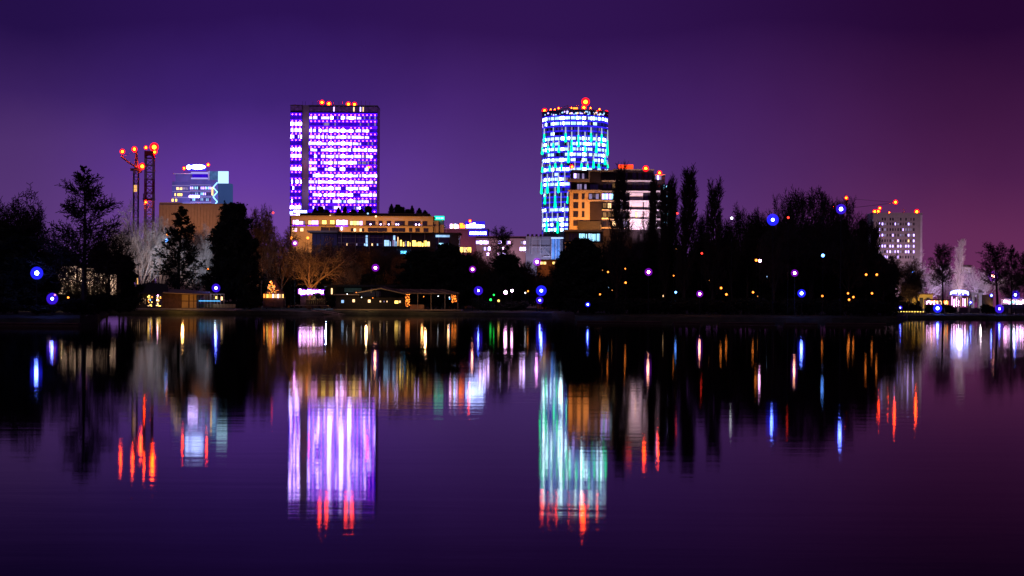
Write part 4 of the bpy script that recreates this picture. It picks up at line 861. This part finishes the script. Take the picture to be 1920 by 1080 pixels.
GL = [(1711,510,372,.3,GLINTB,'cyan lamp above the ochre tower'),(1624,515,250,.14,GLINTO,'left of the paired amber lamps at the headland end'),(1644,515,250,.14,GLINTO,'right of the paired amber lamps at the headland end'),(1270,400,250,.12,GLINTR,'red lamp in the tall poplar'),
 (1316,475,250,.12,GLINTR,'red lamp deep in the dark belt'),(1478,408,243,.14,GLINTR,'red lamp in the domed crown right of the high blue lamp'),(1372,409,250,.16,GLINTW,'pale lamp in the dip of the tree line'),(1543,479,245,.2,GLINTB,'blue lamp under the right side of the domed tree'),
 (1418,488,245,.16,GLINTO,'amber lamp under the tree left of the domed one'),(1425,489,245,.16,BULBV,'pinkish lamp beside the amber one under the trees'),(162,493,178,.07,GLINTO,'amber lamp beside the cypress trunk'),(390,505,352,.16,GLINTO,'amber lamp right of the open dark conifer'),
 (1352,540,247,.14,GLINTO,'amber lamp in the headland undergrowth, left of two close ones'),(1362,552,247,.14,GLINTO,'amber lamp in the headland undergrowth, right of two close ones'),(1412,548,247,.13,GLINTO,'amber lamp right of the two close ones'),(1542,555,247,.13,GLINTO,'amber lamp right of the low blue globe'),
 (1592,562,248,.14,GLINTO,'amber lamp, lowest of four at the headland end'),(1600,557,248,.13,GLINTO,'amber lamp, second of four at the headland end'),(1590,550,248,.12,GLINTO,'amber lamp, third of four at the headland end'),(1635,550,250,.13,GLINTO,'amber lamp, rightmost of four at the headland end'),
 (1140,510,249,.11,GLINTO,'amber lamp under the tallest dark poplar'),(1173,530,249,.13,GLINTO,'amber lamp on the headland path'),(1267,548,248,.14,GLINTB,'cyan lamp low in the headland'),(1125,552,246,.1,GLINTO,'amber lamp at the headland tip'),
 (314,440,395,.22,GLINTO,'amber lamp in the open dark conifer'),(313,451,396,.35,GLINTB,'blue lamp in the open dark conifer'),(948,548,341,.3,BULBV,'violet lamp left of the shore lamps'),(960,545,342,.22,BULBV,'second violet lamp left of the shore lamps'),(990,546,342,.14,GLINTO,'amber lamp just left of the paired blue lamps'),(985,549,342,.12,GLINTW,'pale lamp left of the paired blue lamps'),
 (935,564,338,.2,YELLOW,'yellow path lamp on the shore'),(920,562,339,.2,GREENLED,'green garden lamp on the shore'),(926,553,341,.15,GREENLED,'smaller green garden lamp on the shore'),(512,399,398,.2,GLINTR,'red lamp in the brown tree by the slab tower'),(546,446,402,.3,GLINTO,'amber lamp at the left foot of the terraced building'),(577,446,405,.28,GLINTO,'amber lamp above the orange plane tree'),(103,553,174,.09,GLINTO,'amber lamp behind the low blue globe'),(128,558,186,.1,GLINTO,'amber lamp behind the cypress foot')]
for x,y,d,r,m,lb in GL:
    p = Wp(x,y,d); o = thing('garden_lamp', lb, 'lamp', (p.x,d,GZ), 'small lamps among the trees'); h = p.z-GZ
    hk = round(h,1)
    put('post', shared(('gp',hk), lambda: MB().tube([(0,0,0),(0,0,max(.1,hk))], [.03,.02], 5).mesh('garden_post', DARKMETAL)), o); put('bulb', unit_ball(m), o, (0,0,h), (r,r,r))
RG = random.Random(21)
LX = sorted(RG.choice([RG.gauss(1350,25), RG.gauss(1255,18), RG.gauss(1175,15), RG.gauss(1420,14), RG.gauss(1130,30), RG.uniform(1080,1660)]) for _ in range(14))
for i, x in enumerate(LX):      # windows and lamps of the far streets glimpsed through the headland trees
    y = RG.uniform(452,560); d = RG.uniform(253,258)
    p = Wp(x,y,d); h = p.z-GZ; o = thing('string_lantern', NTH[i]+' tiny lantern from the left in the dark headland trees', 'lantern', (p.x,d,GZ), 'tiny lanterns in the headland trees')
    hk = round(h,1); put('pole', shared(('gp',hk), lambda: MB().tube([(0,0,0),(0,0,max(.1,hk))], [.03,.02], 5).mesh('garden_post', DARKMETAL)), o)
    put('bulb', unit_ball(RG.choice([glow('dim_lantern', (1,.35,.08), 1.6),glow('dim_lantern', None, 0),WARM,COOL,GLINTO])), o, (0,0,h), (RG.uniform(.03,.08),.05,RG.uniform(.04,.14)))

# tree floodlights
def uplight(x, d, label, rgb, power, aim=(0,0,1), cone=120, z=.3):
    p = Wp(x, 570, d); o = thing('ground_floodlight', label, 'floodlight', (p.x, d, GZ), 'ground floodlights')
    put('housing', shared('ufl', lambda: MB().lathe([(.02,0),(.16,0),(.18,.2),(.14,.22),(.02,.2)], 10).mesh('floodlight_housing', DARKMETAL)), o)
    lamp_light('floodlight_beam', o, (0,0,z), rgb, power, 'SPOT', aim, .15, cone)
uplight(255, 408, 'ground floodlight under the pale tree below the crane', (1,.72,.68), 7605, (0,.25,1)); uplight(300, 428, 'ground floodlight under the pale tree below the mast', (1,.72,.68), 4972, (0,.25,1)); uplight(225, 430, 'ground floodlight left of the boat shed trees', (1,.68,.62), 3802, (0,.25,1))
uplight(375, 415, 'blue ground floodlight between the dark conifers', (.6,.72,1), 11700, (0,.3,1)); uplight(340, 412, 'blue ground floodlight behind the open conifer', (.6,.72,1), 7200, (0,.3,1))
uplight(580, 354, 'amber ground floodlight under the orange plane tree', (1,.42,.1), 4200, (0,.9,1), 80); uplight(610, 392, 'amber ground floodlight behind the pavilion annex', (1,.4,.12), 6750, (0,.7,1)); uplight(690, 440, 'amber ground floodlight behind the pavilion', (1,.35,.12), 6300, (0,.7,1))
for x_, lb_ in ((545,'left end'),(605,'left third'),(660,'middle'),(715,'right third'),(765,'right end')): uplight(x_, 500, 'amber ground floodlight before the brown belt, '+lb_, (1,.36,.1), 5200, (0,.8,1), 150)
uplight(500, 372, 'amber ground floodlight behind the string lit tent', (1,.45,.25), 4050, (0,.3,1))
uplight(1733, 388, 'white ground floodlight under the pale tree left of the larch', (.66,.48,1), 7020, (0,.3,1)); uplight(1797, 384, 'white ground floodlight under the pale poplar', (.95,.62,.85), 10260, (0,.25,1), 162); uplight(1842, 390, 'white ground floodlight under the tree right of the poplar', (.8,.55,.95), 6480, (0,.3,1))
uplight(1775, 398, 'white ground floodlight behind the larch trunk', (.6,.45,1), 4860, (0,.3,1)); uplight(1820, 400, 'white ground floodlight behind the canopy', (.6,.45,1), 4860, (0,.3,1)); uplight(1900, 395, 'white ground floodlight near the right edge', (1,.8,.85), 4050, (0,.3,1)); uplight(1868, 372, 'amber ground floodlight between the right larches', (1,.4,.1), 1620, (0,.5,1)); uplight(1693, 338, 'amber ground floodlight under the brown tree', (1,.5,.2), 1350, (0,.5,1))

# ------------------------------------------------------------------ lakeside buildings
def pavilion():
    B = Building('lakeside_pavilion', 'lakeside timber pavilion with gabled roof and open lit terrace', 'pavilion', 760, 560, 338); fr = mat('pavilion_frame', (.08,.05,.03), .7)
    B.box('wall', 630, 762, 558, 580, mat('pavilion_wall', (.03,.025,.02), .9), 0, 9)
    B.box('deck', 626, 866, 580, 582, PALEWOOD, 1.0, 12)
    for i in range(13): B.box('pile', 632+i*18.5, 633+i*18.5, 582, 592, BROWNWOOD, .6, .2)
    X, Z = B.X, B.Z
    m = MB(); pk = (715,541); 
    for (xa,ya),(xb,yb) in (((668,550),(715,541)),((715,541),(762,551.5))):
        m.poly([(X(xa),-1.2,Z(ya)),(X(xb),-1.2,Z(yb)),(X(xb),8,Z(yb)+.4),(X(xa),8,Z(ya)+.4)]); m.poly([(X(xa),-1.2,Z(ya)-.15),(X(xb),-1.2,Z(yb)-.15),(X(xb),-1.2,Z(yb)),(X(xa),-1.2,Z(ya))])
    r = B.mesh('gable_roof', m, ROOFDARK)
    e = B.mesh('eave_board', MB().tube([(X(668),-1.25,Z(550)),(X(715),-1.25,Z(541)),(X(762),-1.25,Z(551.5))], .09, 4), PALEWOOD); sub(e, r)
    rf = B.mesh('terrace_roof', MB().poly([(X(735),8,Z(541)),(X(824),8,Z(541.5)),(X(862),-1,Z(550)),(X(755),-1,Z(549))]).poly([(X(755),-1,Z(549)),(X(862),-1,Z(550)),(X(862),-1,Z(551.2)),(X(755),-1,Z(550.4))]), mat('weathered_timber', (.18,.12,.09), .85, .3, 1.2))
    for i in range(5): sub(B.mesh('roof_batten', MB().tube([(X(745+i*20),7,Z(541.6)),(X(765+i*24),-1,Z(548.8))], .07, 4), PALEWOOD), rf)
    for x in (783,808,834,858): B.box('terrace_post', x, x+.9, 551, 580, PALEWOOD, .5, .15)
    for x0,x1,y0,y1,mm in ((640,645,563,569,COOL),(661,665.5,561.5,567.5,WARM),(690,695,562,568,WARM),(712,714.5,564,567,WARM),(719.5,721,564,567,DIMW),(725,726.5,564,567,WARM),(740,747,563.5,569.5,YELLOW),(748,751.5,563.5,568,WARM)):
        B.box('window', x0,x1,y0,y1, panes('v'+mm.name, [mm], fr), .12, .2)
    R = random.Random(1)
    for xa,xb,ya,yb,n in ((760.5,768.5,552,575,46),(847,857,552.5,567,34)):
        c = B.box('light_curtain', xa, xb, ya, yb, BROWNWOOD, .3, .1)
        for i in range(n): 
            x,y = R.uniform(xa,xb), R.uniform(ya,yb); sub(put('bulb', unit_ball(GLINTO), B.o, (X(x),-.45,Z(y)), (.05,.05,.05)), c)
    B.box('terrace_counter', 769, 795, 571, 579.5, mat('lit_counter', (.4,.2,.1), .8, .4, 2), .2, .8)
    for x,y,mm in ((679,558,GLINTW),(700,559,GLINTO),(795,556,GLINTO),(822,555,GLINTW),(843,557,GLINTW),(843.5,560,GLINTB),(652,552,GLINTW),(669,549,GLINTO)): B.ball('eave_lamp', x, y, .07, mm, 1.3)
    lamp_light('terrace_light', B.o, (X(790),3,Z(556)), (1,.45,.12), 60, size=.2); lamp_light('terrace_light', B.o, (X(840),3,Z(556)), (1,.5,.2), 35, size=.2); lamp_light('eave_light', B.o, (X(690),-4,Z(556)), (1,.6,.25), 220, size=.2); lamp_light('eave_light', B.o, (X(800),-5,Z(545)), (1,.55,.25), 240, size=.2)
    B.box('annex', 628, 671, 554, 580, mat('pavilion_wall', None), -1, 6); B.box('annex_roof', 626, 673, 552.4, 554, PALEWOOD, .2, 8)
    B.box('rear_hall', 650, 700, 545.5, 556, mat('rear_hall_wall', (.12,.16,.14), .9), -14, 5)
    B.box('chimney', 695, 697, 540, 550, CONCRETE, 0, .5)
    F2 = Building('long_low_hall', 'long low dark hall behind the pavilion with a dim green wall', 'building', 700, 540, 372)
    F2.box('wall', 612, 775, 538, 556, mat('pavilion_wall', None), 0, 6); F2.box('roof', 606, 782, 534, 538, ROOFDARK, 1, 8); F2.box('green_panel', 646, 678, 540, 548, mat('green_panel', (.2,.3,.25), .8), .2, .2); F2.box('lit_door', 621, 623.5, 541, 552, WARM, .2, .2)
    lamp_light('rear_floodlight', F2.o, (F2.X(600),14,3), (.45,.6,1), 1600, size=.3); lamp_light('rear_floodlight', F2.o, (F2.X(700),16,3), (.45,.6,1), 1200, size=.3)
    lamp_light('wall_light', F2.o, (F2.X(660),-3,2.4), (.6,1,.8), 20, size=.1)
pavilion()
def sign_house():
    B = Building('waterside_sign', 'glowing pink white sign on a small waterside kiosk', 'sign', 585, 560, 334)
    B.box('kiosk', 563, 574, 552, 572, mat('kiosk_wall', (.06,.04,.03), .8), 0, 3); B.box('bank_slab', 556, 613, 572, 574, PALEWOOD, 1.5, 5)
    glow('violet_stroke_halo', (.28,.01,1), 1.0); b = B.box('sign_rail', 560.5, 609, 550.4, 551.2, DARKMETAL, .15, .12)
    m = lambda pts: MB().tube([(B.X(x),-.65,B.Z(y)) for x,y in pts], .2, 6)
    for pts in ([(563.5,542),(563.3,551)],[(564,551),(568,550.5)],[(568.5,546),(571.5,545.5),(571,550.5),(567.8,550)],[(574,545.5),(574,551)],[(577,544.5),(580,544.5),(579.5,550),(576.8,550.2)],[(582.5,545),(586,545),(583,550),(586,550)],[(588.5,549.5),(591.5,545.5),(588.5,545.5)],[(593.5,549),(593.5,545.5),(596,546)],[(600,543.5),(600,549)],[(602.5,546.5),(606,545.8),(605.6,549.5),(602.8,549)]):
        k_ = sub(B.mesh('sign_stroke', m(pts), SIGNP), b); kb = B.mesh('stroke_halo', MB().tube([(B.X(x),-.35,B.Z(y)) for x,y in pts], .48, 6), glow('violet_stroke_halo', None, 0)); kb.scale = (1,.6,1); sub(kb, b)  # thicker violet tube behind each stroke models the halo around the letters
    for x in (577,584,591,598): B.box('sign_leg', x, x+.5, 554, 572, DARKMETAL, .1, .1)
    lamp_light('sign_spill', B.o, (B.X(590),-1.5,B.Z(556)), (1,.75,.3), 22, size=.2)
    f = thing('deck_fence', 'low timber fence below the glowing sign', 'fence', (B.o.location.x, 332, GZ))
    for i in range(10): put('picket', unit_box(BROWNWOOD), f, (B.X(576+i*4),0,B.Z(567.3)), (.2,.06,.7))
    for y in (563.6,570.6): put('rail', unit_box(BROWNWOOD), f, (B.X(594),-.05,B.Z(y)), (3.4,.06,.12))
    for x in (580,592,604): tree('twig', x, 553, 16, 333.2, {580:'yellow lit reeds at the left under the sign',592:'yellow lit reeds in the middle under the sign',604:'yellow lit reeds at the right under the sign'}[x], REED, 'lit reeds', 'reed_clump', 'reeds')
    rp = thing('boat_ramp', 'sloping timber boat ramp beside the annex', 'ramp', (Wp(620,580,331).x,331,0))
    put('ramp_deck', MB().poly([(-3.2,0,.75),(-1.4,0,.75),(2.9,-4,.12),(1.6,-4,.1)]).poly([(-3.2,0,.55),(1.6,-4,-.1),(1.6,-4,.1),(-3.2,0,.75)]).mesh('ramp', PALEWOOD), rp)
    put('ramp_kerb', MB().tube([(-3.2,0,.85),(1.6,-4,.2)], .06, 4).mesh('kerb', BROWNWOOD), rp)
    # tent hung with bulbs
    T = Building('string_light_tent', 'small peaked tent hung with amber and pink bulbs', 'tent', 515, 555, 340)
    T.mesh('canvas', MB().lathe([(1.9,T.Z(551)),(1.0,T.Z(541)),(.12,T.Z(525)),(.02,T.Z(524))], 10), mat('canvas', (.25,.12,.1), .9)); T.box('counter', 495, 536, 556, 575, BROWNWOOD, 1.2, 1)
    R = random.Random(6)
    for i in range(60):
        t = i/60; y = 527+R.random()*23; w = (y-524)/27*20
        T.ball('bulb', 510+R.uniform(-.5,.9)*w, y, .04+.03*R.random(), R.choice([GLINTO,WARM,GLINTO,YELLOW,REDORANGE]), 1.9)
    for i in range(22): T.box('lit_slat', 494.5+i*1.9, 495.4+i*1.9, 551.5, 558.5, R.choice([WARM,GLINTO,YELLOW,SIGNP,DARKWALL]), 1.6, .08)
    for x in (497,515,533): T.box('tent_pole', x, x+.5, 550, 575, DARKMETAL, 1.5, .1)
sign_house()
def boat_shed():
    B = Building('boat_shed', 'long boat shed with pale garage doors and dark pitched roof', 'shed', 320, 560, 326)
    B.box('left_hall', 240, 306, 550, 578, DARKWALL, 0, 8); B.box('right_hall', 304, 341, 549, 578, mat('plank_wall', (.14,.07,.05), .8, .3, 2), .3, 8); B.box('door_bay', 340.6, 369.4, 550, 578, mat('plank_wall', None), .1, 8)
    X, Z = B.X, B.Z
    B.mesh('dark_roof', MB().poly([(X(225),-1.2,Z(550)),(X(318),-1.2,Z(551)),(X(300),7,Z(532)),(X(262),7,Z(529))]).poly([(X(225),-1.2,Z(550)),(X(318),-1.2,Z(551)),(X(318),-1.2,Z(552.5)),(X(225),-1.2,Z(551.5))]), ROOFDARK)
    B.mesh('pale_roof', MB().poly([(X(308),-1.5,Z(548.5)),(X(396),-1.5,Z(551.5)),(X(380),7,Z(545)),(X(296),7,Z(540.5))]).poly([(X(308),-1.5,Z(548.5)),(X(396),-1.5,Z(551.5)),(X(396),-1.5,Z(552.6)),(X(308),-1.5,Z(549.8))]), mat('pale_sheet_roof', (.35,.25,.18), .8, .2, 1))
    for x0,x1 in ((341.2,353.6),(356,363),(364.2,368.6)):
        for y0,y1 in ((552.2,563.6),(565,577)): B.box('door_panel', x0,x1,y0,y1, mat('ochre_door', (.62,.40,.16), .8, .12, 1), .25, .2)
    for i in range(9): B.box('plank', 306+i*3.9, 309.5+i*3.9, 552, 577.5, mat('plank_wall', None), .42, .12)
    R = random.Random(10)
    for x0,x1 in ((277,288),(291.5,304)):
        w = B.box('shop_window', x0,x1,553,577, DARKGLASS, .15, .2)
        for i in range(14):
            a = R.uniform(x0,x1-2.5); y = R.uniform(553,574); mm = R.choice([GLINTO,YELLOW,YELLOW,YELLOW,GLINTB,WARM]) if x0 < 290 else R.choice([BULBV,YELLOW,GLINTO,YELLOW,WARM])
            B.box('lit_shelf', a, a+R.uniform(1,3), y, y+R.uniform(1,2.5), mm, .3+.01*i, .1, w)
    for i in range(9): B.box('lit_gap', 243+i*3.6, 244.5+i*3.6, 555+R.random()*6, 562+R.random()*12, glow('dim_amber_gap', (1,.55,.3), .25, var=.7, scale=2), .15, .1)
    lamp_light('door_light', B.o, (X(352),-5,Z(556)), (1,.48,.12), 260, size=.2)
    # terrace with rail, quay kiosk lights
    B.box('quay', 225, 442, 578, 582, CONCRETE, 1.8, 10)
    T = Building('blue_terrace', 'open metal terrace edged with a cyan light strip', 'terrace', 400, 565, 328)
    for i in range(9): T.box('rail_post', 370+i*6.2, 370.6+i*6.2, 551, 577, WHITESTEEL, 0, .08)
    T.box('light_strip', 370, 413, 563.6, 565, glow('cyan_strip', (.1,.5,1), 1.6), .1, .1); T.box('top_rail', 370, 421, 551, 551.8, WHITESTEEL, .05, .1)
    T.box('low_wall', 371, 441, 570, 577, mat('low_wall', (.2,.16,.1), .9), -.6, .4); T.box('lantern', 404.5, 406.5, 555.5, 560, YELLOW, .2, .2); T.box('lantern', 414.5, 417.5, 556, 563, WARM, .2, .2)
    for i in range(7): T.box('fence_panel', 400+i*6, 405+i*6, 570, 577, PALEWOOD, .1, .08)
    lamp_light('terrace_light', T.o, (T.X(405),-1,T.Z(560)), (.6,.8,1), 20, size=.1)
    # glowing pole seen above the dark roof
    p = Building('amber_light_pole', 'thin amber light pole above the dark shed roof', 'pole', 258, 525, 336)
    p.box('pole', 257.6, 258.4, 520, None, DARKMETAL, 0, .1); p.box('light_tube', 257.5, 258.7, 519, 533, glow('amber_tube', (1,.5,.12), 1.6), .15, .1)
boat_shed()
def right_bank():
    R = random.Random(15)
    B = Building('ochre_house', 'floodlit ochre house with a square turret and arches', 'building', 1715, 560, 362)
    B.box('house', 1699, 1749, 552, 578, YELLOWWALL, 0, 7); B.box('turret', 1702, 1717.5, 532, 552, YELLOWWALL, -.3, 3); B.box('turret_roof', 1700, 1719, 530, 532, BROWNWOOD, .3, 4.5); B.box('roof', 1697, 1751, 550, 552, BROWNWOOD, .6, 8.5)
    for x in (1703,1724,1737): B.box('arch_opening', x, x+6.5, 558, 577, DARKWALL, .12, .1)
    B.box('turret_window', 1708, 1712, 537, 546, DARKGLASS, -.2, .1); B.box('chimney', 1716, 1720, 524, 532, YELLOWWALL, -2, .6)
    lamp_light('house_light', B.o, (B.X(1708),-4.5,1.5), (1,.68,.12), 420, size=.2); lamp_light('house_light', B.o, (B.X(1738),-4,1.2), (1,.68,.12), 300, size=.2)
    C = Building('light_canopy', 'mushroom shaped canopy of blue white lights on the lawn', 'canopy', 1799, 560, 356)
    C.mesh('frame', MB().tube([(0,0,0),(0,0,C.Z(546))], [.1,.07], 6), DARKMETAL)
    for i in range(18):
        a = i/18*6.283; c, s_ = math.cos(a), math.sin(a); z = C.Z(547)
        C.mesh('light_strand', MB().tube([(0,0,z+.25),(c*.8,s_*.8,z+.15),(c*1.5,s_*1.5,z-.1+R.uniform(-.1,.1)),(c*1.6,s_*1.6,z-.3-R.random()*.3)], [.06,.09,.1,.04], 5), SIGNW if i%3 else glow('blue_strand', (.1,.15,1), 8))
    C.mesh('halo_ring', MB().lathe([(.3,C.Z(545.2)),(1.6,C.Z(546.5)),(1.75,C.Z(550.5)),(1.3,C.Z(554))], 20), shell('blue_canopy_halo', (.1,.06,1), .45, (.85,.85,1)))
    lamp_light('canopy_light', C.o, (0,-.2,C.Z(556)), (.55,.5,1), 260, size=.5)
    for i in range(9):
        x = 1784+i*4.1; C.box('hanging_light', x, x+.35, 556+R.random()*8, 572+R.random()*4, R.choice([BULBV,SIGNP,WARM,COOL]), .4, .06)
    D = Building('pale_gateway', 'pale stone gateway block behind the lawn', 'gate', 1832, 562, 372)
    D.box('pier', 1835, 1841, 552, 578, LILACWALL, 0, 1); D.box('pier', 1822, 1827, 552, 578, LILACWALL, 0, 1); D.box('lintel', 1820, 1843, 548.5, 552, LILACWALL, .2, 1.5); D.box('screen', 1841.5, 1862, 553, 578, DARKWALL, -.3, 1)
    lamp_light('gate_light', D.o, (D.X(1832),-3,2), (1,.9,.8), 60, size=.1)
    for x0,x1,lb,cols in ((1737,1759,'market stall with red and pink lights left of the larch trunk',[REDORANGE,SIGNP,WARM]),(1762,1778,'small market stall with amber lamps right of the larch trunk',[GLINTO,WARM,REDORANGE]),(1882,1924,'bright white and pink market stall at the right edge',[SIGNP,SIGNW,BULBV,CYANW])):
        E = Building('market_stall', lb, 'stall', (x0+x1)/2, 565, 352, group='market stalls on the right bank')
        E.box('counter', x0, x1, 571, 578, BROWNWOOD, .4, 2); E.box('awning', x0-1, x1+1, 558 if x0 > 1800 else 561, 560.5 if x0 > 1800 else 563, mat('awning', (.3,.15,.2), .8), 1, 3); E.box('back_wall', x0, x1, 560, 578, mat('stall_back', (.5,.4,.4), .8), -1.8, .2)
        for x in (x0, x1-.6): E.box('post', x, x+.6, 560, 578, DARKMETAL, .8, .1)
        n = int((x1-x0)/2.2)
        for i in range(n): E.box('lit_good', x0+.6+i*2.2, x0+1.9+i*2.2, 562.5+R.random()*3, 566+R.random()*6, R.choice(cols), .2, .3)
        lamp_light('stall_light', E.o, (0,.5,E.Z(562)), (1,.75,.8), 70 if x0 > 1800 else 25, size=.2)
    for i in range(12):
        x = 1674+i*5.2; o = Wp(x, 575.5, 325); t = thing('bollard_light', ['leftmost','second','third','fourth','fifth','sixth','seventh','eighth','ninth','tenth','eleventh','rightmost'][i]+' amber bollard light from the left on the right bank', 'bollard', (o.x,325,GZ-.1), 'amber bollard lights on the right bank')
        put('stem', shared('bst', lambda: MB().tube([(0,0,0),(0,0,.35)], .05, 6).mesh('bollard_stem', DARKMETAL)), t); put('lens', unit_ball(YELLOW), t, (0,0,.42), (.1,.1,.08))
    H = Building('hillside_house', 'small house roof showing above the floodlit trees', 'house', 1815, 500, 700)
    H.box('wall', 1806, 1822, 499, 512, BEIGE, 0, 5); H.mesh('roof', MB().poly([(H.X(1804),-1,H.Z(500)),(H.X(1824),-1,H.Z(498)),(H.X(1822),4,H.Z(496)),(H.X(1806),4,H.Z(496.5))]), PALEWOOD); H.box('eave_light', 1809, 1820, 503, 504, glow('dim_eave', (1,.7,.5), .6), .2, .2)
right_bank()

# ------------------------------------------------------------------ pontoons on the water
for x0,x1,d,lb in ((1262,1312,195,'low floating pontoon below the poplars'),(1350,1452,192,'longest floating pontoon off the headland'),(1470,1532,192,'floating pontoon below the domed tree'),(1548,1660,194,'floating pontoon at the headland right end'),(-10,150,150,'low floating pontoon off the left bank'),(1082,1240,200,'floating pontoon at the headland left end')):
    y = HZ + 30; a, b = Wp(x0,600,d), Wp(x1,600,d)
    o = thing('pontoon', lb, 'pontoon', ((a.x+b.x)/2, d, 0), 'floating pontoons'); w = b.x-a.x; n = max(2, int(w/1.3))
    for i in range(n): put('plank_deck', unit_box(mat('pontoon_plank', (.14,.08,.06), .8, .3, 2)), o, (-w/2+(i+.5)*w/n, 0, .27), (w/n*.95, 1.2, .06))
    put('float_beam', unit_box(mat('pontoon_beam', (.07,.04,.035), .8, .3, 2)), o, (0,0,.12), (w, 1.0, .2))
